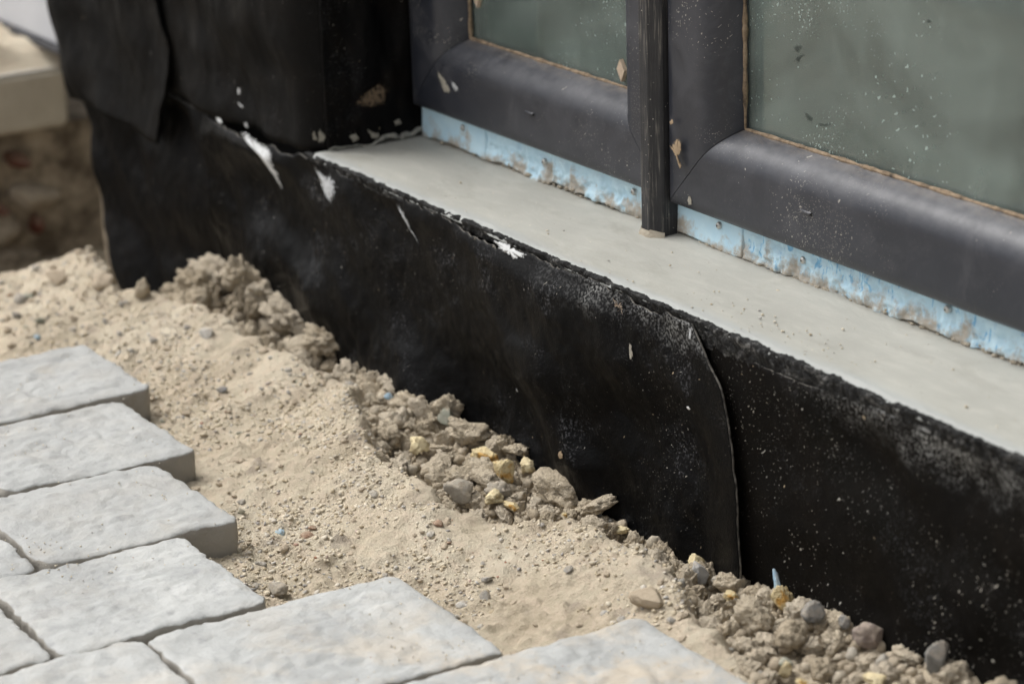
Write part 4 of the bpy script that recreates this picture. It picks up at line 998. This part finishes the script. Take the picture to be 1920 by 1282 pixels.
# larger lumps of the heap by the pier and flat plates in the middle
SC = 'soil_lump'
scrap(SC, 410, 545, 92, 'clod', 'big pale soil plate on top of the far heap', 'clod', (1.1, .7, .55), (.1, .35, .4), .5, 5, .42, .17, .4)
scrap(SC, 455, 550, 80, 'clod', 'big rounded soil lump right of the plate on the far heap', 'clod', (.8, .7, .9), (.3, .4, .2), .5, 5, .42, .17, .4)
scrap(SC, 372, 560, 70, 'clod', 'knobbly soil lump at the left foot of the far heap', 'clod', (1, .8, .7), (0, .2, .2), .5, 5, .42, .18, .4)
scrap(SC, 505, 565, 70, 'clod', 'soil lump at the right shoulder of the far heap', 'clod', (1, .8, .7), (0, .2, .9), .5, 5, .42, .18, .4)
scrap(SC, 545, 605, 84, 'clod', 'long soil lump sloping down right of the far heap', 'clod', (1.1, .7, .6), (.2, .4, .5), .45, 5, .42, .18, .4)
scrap(SC, 610, 640, 70, 'clod', 'soil lump beside the dark hollow at the wall', 'clod', (1, .8, .7), (.2, .1, .1), .5, 5, .42, .18, .4)
scrap(SC, 268, 555, 34, 'clod', 'small pointed soil lump at the wall end of the sand', 'clod', (.7, .7, 1), (0, .2, .2), .6, 3, .4, .16, .3)
scrap(SC, 915, 905, 62, 'clod', 'flat pale soil slab beneath the torn foam scrap', 'clod', (1.1, .7, .35), (.1, .1, .3), .25, 4, .35, .28, .25, 3)
scrap(SC, 880, 820, 60, 'clod', 'oval soil lump in mid trench', 'clod', (1.15, .7, .5), (.2, .2, .6), .3, 4, .4, .3, .35)
scrap(SC, 948, 808, 44, 'clod', 'upright soil clod leaning on the wall in mid trench', 'clod', (.7, .5, .95), (.2, .2, .3), .5, 4, .4, .28, .3, 2)
scrap(SC, 968, 832, 44, 'clod', 'flat soil clod jutting to the wall beside the upright one', 'clod', (1.1, .7, .45), (.1, -.1, .2), .5, 4, .4, .28, .3, 2)
scrap(SC, 1120, 950, 62, 'clod', 'tilted soil plate resting on the slope left of the seam', 'clod', (1.1, .75, .4), (.1, -.4, .3), .3, 4, .35, .14, .2, 3)
scrap(SC, 1050, 915, 90, 'clod', 'broad crumbly soil mound below the tilted plate', 'clod', (1.2, .8, .5), (.0, .1, .3), .2, 4, .4, .16, .2)
scrap(SC, 1480, 1205, 64, 'clod', 'blocky soil clod in the front heap below the largest foam chunk', 'clod', (.8, .8, .8), (.3, .2, .1), .4, 4, .35, .14, .2, 3)
scrap(SC, 1410, 1170, 66, 'clod', 'soil clod in the front heap beside the sand slope', 'clod', (1, .8, .7), (.3, .5, .1), .4, 4, .35, .14, .3)
scrap(SC, 1880, 1262, 62, 'clod', 'soil clod at the nearest end of the trench', 'clod', (1, .8, .8), (.3, .5, .1), .4, 4, .35, .14, .3)
# white splinter on the sand
p = land(222, 665); V, F = box(-.006, .006, -.0009, .0009, 0, .0016); me = mesh('white_splinter', V, F, 'whitebit', False)
o = link('white_splinter', me); o.location = p + np.array([0, 0, .0012]); o.rotation_euler = (0, .15, -.9); tag(o, 'thin white splinter lying on the sand by the farthest paver', 'splinter')
# wisp of fibre caught on the bitumen
def wisp():
    V, F = [], []; rr = random.Random(4); c = on(1165, 572, 1, -.008)
    for i in range(16):
        a = rr.uniform(0, 6.28); ln = rr.uniform(.004, .011); p0 = np.array([c[0] + rr.uniform(-.003, .003), float(yA(c[0], c[2])) - .001, c[2] + rr.uniform(-.002, .002)])
        pts = [p0 + np.array([math.cos(a + .5 * t) * ln * t, -.002 - .004 * t * rr.random(), math.sin(a + .5 * t) * ln * t * .6]) for t in (0, .35, .7, 1)]
        b = len(V)
        for q in pts: V += [tuple(q + np.array([0, 0, .00022])), tuple(q + np.array([.0002, -.0002, -.0001])), tuple(q + np.array([-.0002, .0001, -.0001]))]
        for k in range(3):
            for m in range(3): F.append((b + 3 * k + m, b + 3 * k + (m + 1) % 3, b + 3 * (k + 1) + (m + 1) % 3, b + 3 * (k + 1) + m))
    return link('fibre_tuft', mesh('fibre_tuft', V, F, 'cork'))
tag(wisp(), 'small wisp of brown fibre caught on the bitumen under the sill edge', 'tuft')

# ------------------------------------------------------------------ rubble wall and slab behind the pier
rub = thing('rubble_wall', (-1.95, .1, -.6), 'old rubble wall of rough stones and red bricks behind the pier', 'wall')
link('mortar_bed', mesh('mortar_bed', *box(-2.5, -1.955, -1.0, .9, -.75, -.232), 'lime', False), rub)
XB = float(on(128, 300, 1, .06)[0])
link('mortar_bed', mesh('mortar_bed', *box(XB + .045, -1.30, .085, .5, -.75, -.20), 'lime', False), rub)
STM = [rock_mesh('stone', 3, 900 + i, .35, .08, .12, mat='rubble', flat=(.6, 1.1, .8), cut=4) for i in range(7)]
BRM0 = [rock_mesh('brick', 3, 950 + i, 0.35, .2, .2, mat='brick', flat=(1, .6, .55), cut=5) for i in range(4)]
rs = np.random.RandomState(8)
z = -.275
while z > -.66:
    y = -.62; hgt = rs.uniform(.035, .065)
    while y < .12:
        wdt = rs.uniform(.035, .12)
        isb = rs.rand() < (.12 if y < -.02 else .45); o = link('brick' if isb else 'stone', BRM0[rs.randint(4)] if isb else STM[rs.randint(7)], rub); o.matrix_parent_inverse = Matrix.Identity(4)
        o.location = Vector((-1.95 - rs.uniform(0, .012), y + wdt / 2, z)) - rub.location; o.scale = (.055, wdt * (.36 if isb else .54), hgt * (.5 if isb else .64)); o.rotation_euler = (rs.normal(0, .1), rs.normal(0, .1), rs.normal(0, .1))
        y += wdt * .93
    z -= hgt * 1.02
BRM = BRM0
STW = [rock_mesh('stone', 3, 970 + i, .3, .1, .12, mat='rubble', flat=(1, .6, .8), cut=4) for i in range(4)]
for r in range(12):
    x = XB + .05 + (r % 2) * .015
    while x < -1.36:
        L = rs.uniform(.03, .08); isb = rs.rand() < .5
        me = (BRM if isb else STW)[rs.randint(4)]; o = link('brick' if isb else 'stone', me, rub); o.matrix_parent_inverse = Matrix.Identity(4)
        o.location = Vector((x + L / 2, -.0 + .090, -.19 - r * .036)) - rub.location; o.scale = (L * .58, .010, .022); o.rotation_euler = (rs.normal(0, .08), rs.normal(0, .1), rs.normal(0, .08)); x += L
slab = thing('concrete_slab', (-2.1, .0, -.2), 'beige cast concrete slab lying on top of the rubble wall', 'slab')
pA, pB = on(0, 140, 0, -1.9), on(126, 134, 0, -1.9)
link('slab_block', bev_box('slab_block', (-2.60, -1.90, -1.2, .185, -.224, -.137), 'concrete', .006, 3), slab)
link('grout_patch', mesh('grout_patch', smooth_poly([(-1.905, -.6, -.135), (-1.905, .10, -.135), (-1.93, .16, -.135), (-2.06, .06, -.135), (-2.12, -.05, -.135), (-2.2, -.6, -.135)], 4)[:, :], [tuple(range(24))], 'concretetop', False), slab)
sp_ = thing('sand_heap', (-2.2, .1, -.13), 'strip of pale sand spilled along the slab and the grey panel', 'sand heap')
n = (90, 40); u, v = np.meshgrid(np.linspace(-2.58, -1.91, n[0]), np.linspace(-.25, .35, n[1]), indexing='ij')
hh = -.139 + .034 * sst(-.16, .02, v - .10 * (u + 2.2)) * (1 + .4 * fbm(u * 20, v * 20, o=4, s=300)) * sst(-1.90, -1.96, u) + .001
idx = np.arange(u.size).reshape(n)
link('sand_surface', mesh_np('sand_surface', np.stack([u, v, hh], -1).reshape(-1, 3), np.stack([idx[:-1, :-1].ravel(), idx[1:, :-1].ravel(), idx[1:, 1:].ravel(), idx[:-1, 1:].ravel()], -1), 'sand'), sp_)
q0 = on(0, 50, 2, -.105); 
pan = thing('grey_panel', (q0[0], q0[1], -.11), 'pale grey panel with a dark base strip behind the slab', 'panel')
print('panel', q0, on(105, 95, 2, -.105))
yp = float(q0[1])
link('panel_board', bev_box('panel_board', (-6.0, -1.50, yp + .004, yp + .05, -.098, 1.4), 'panel', .003), pan)
link('base_strip', bev_box('base_strip', (-6.0, -1.50, yp - .004, yp + .052, -.109, -.0985), 'strip', .002), pan)
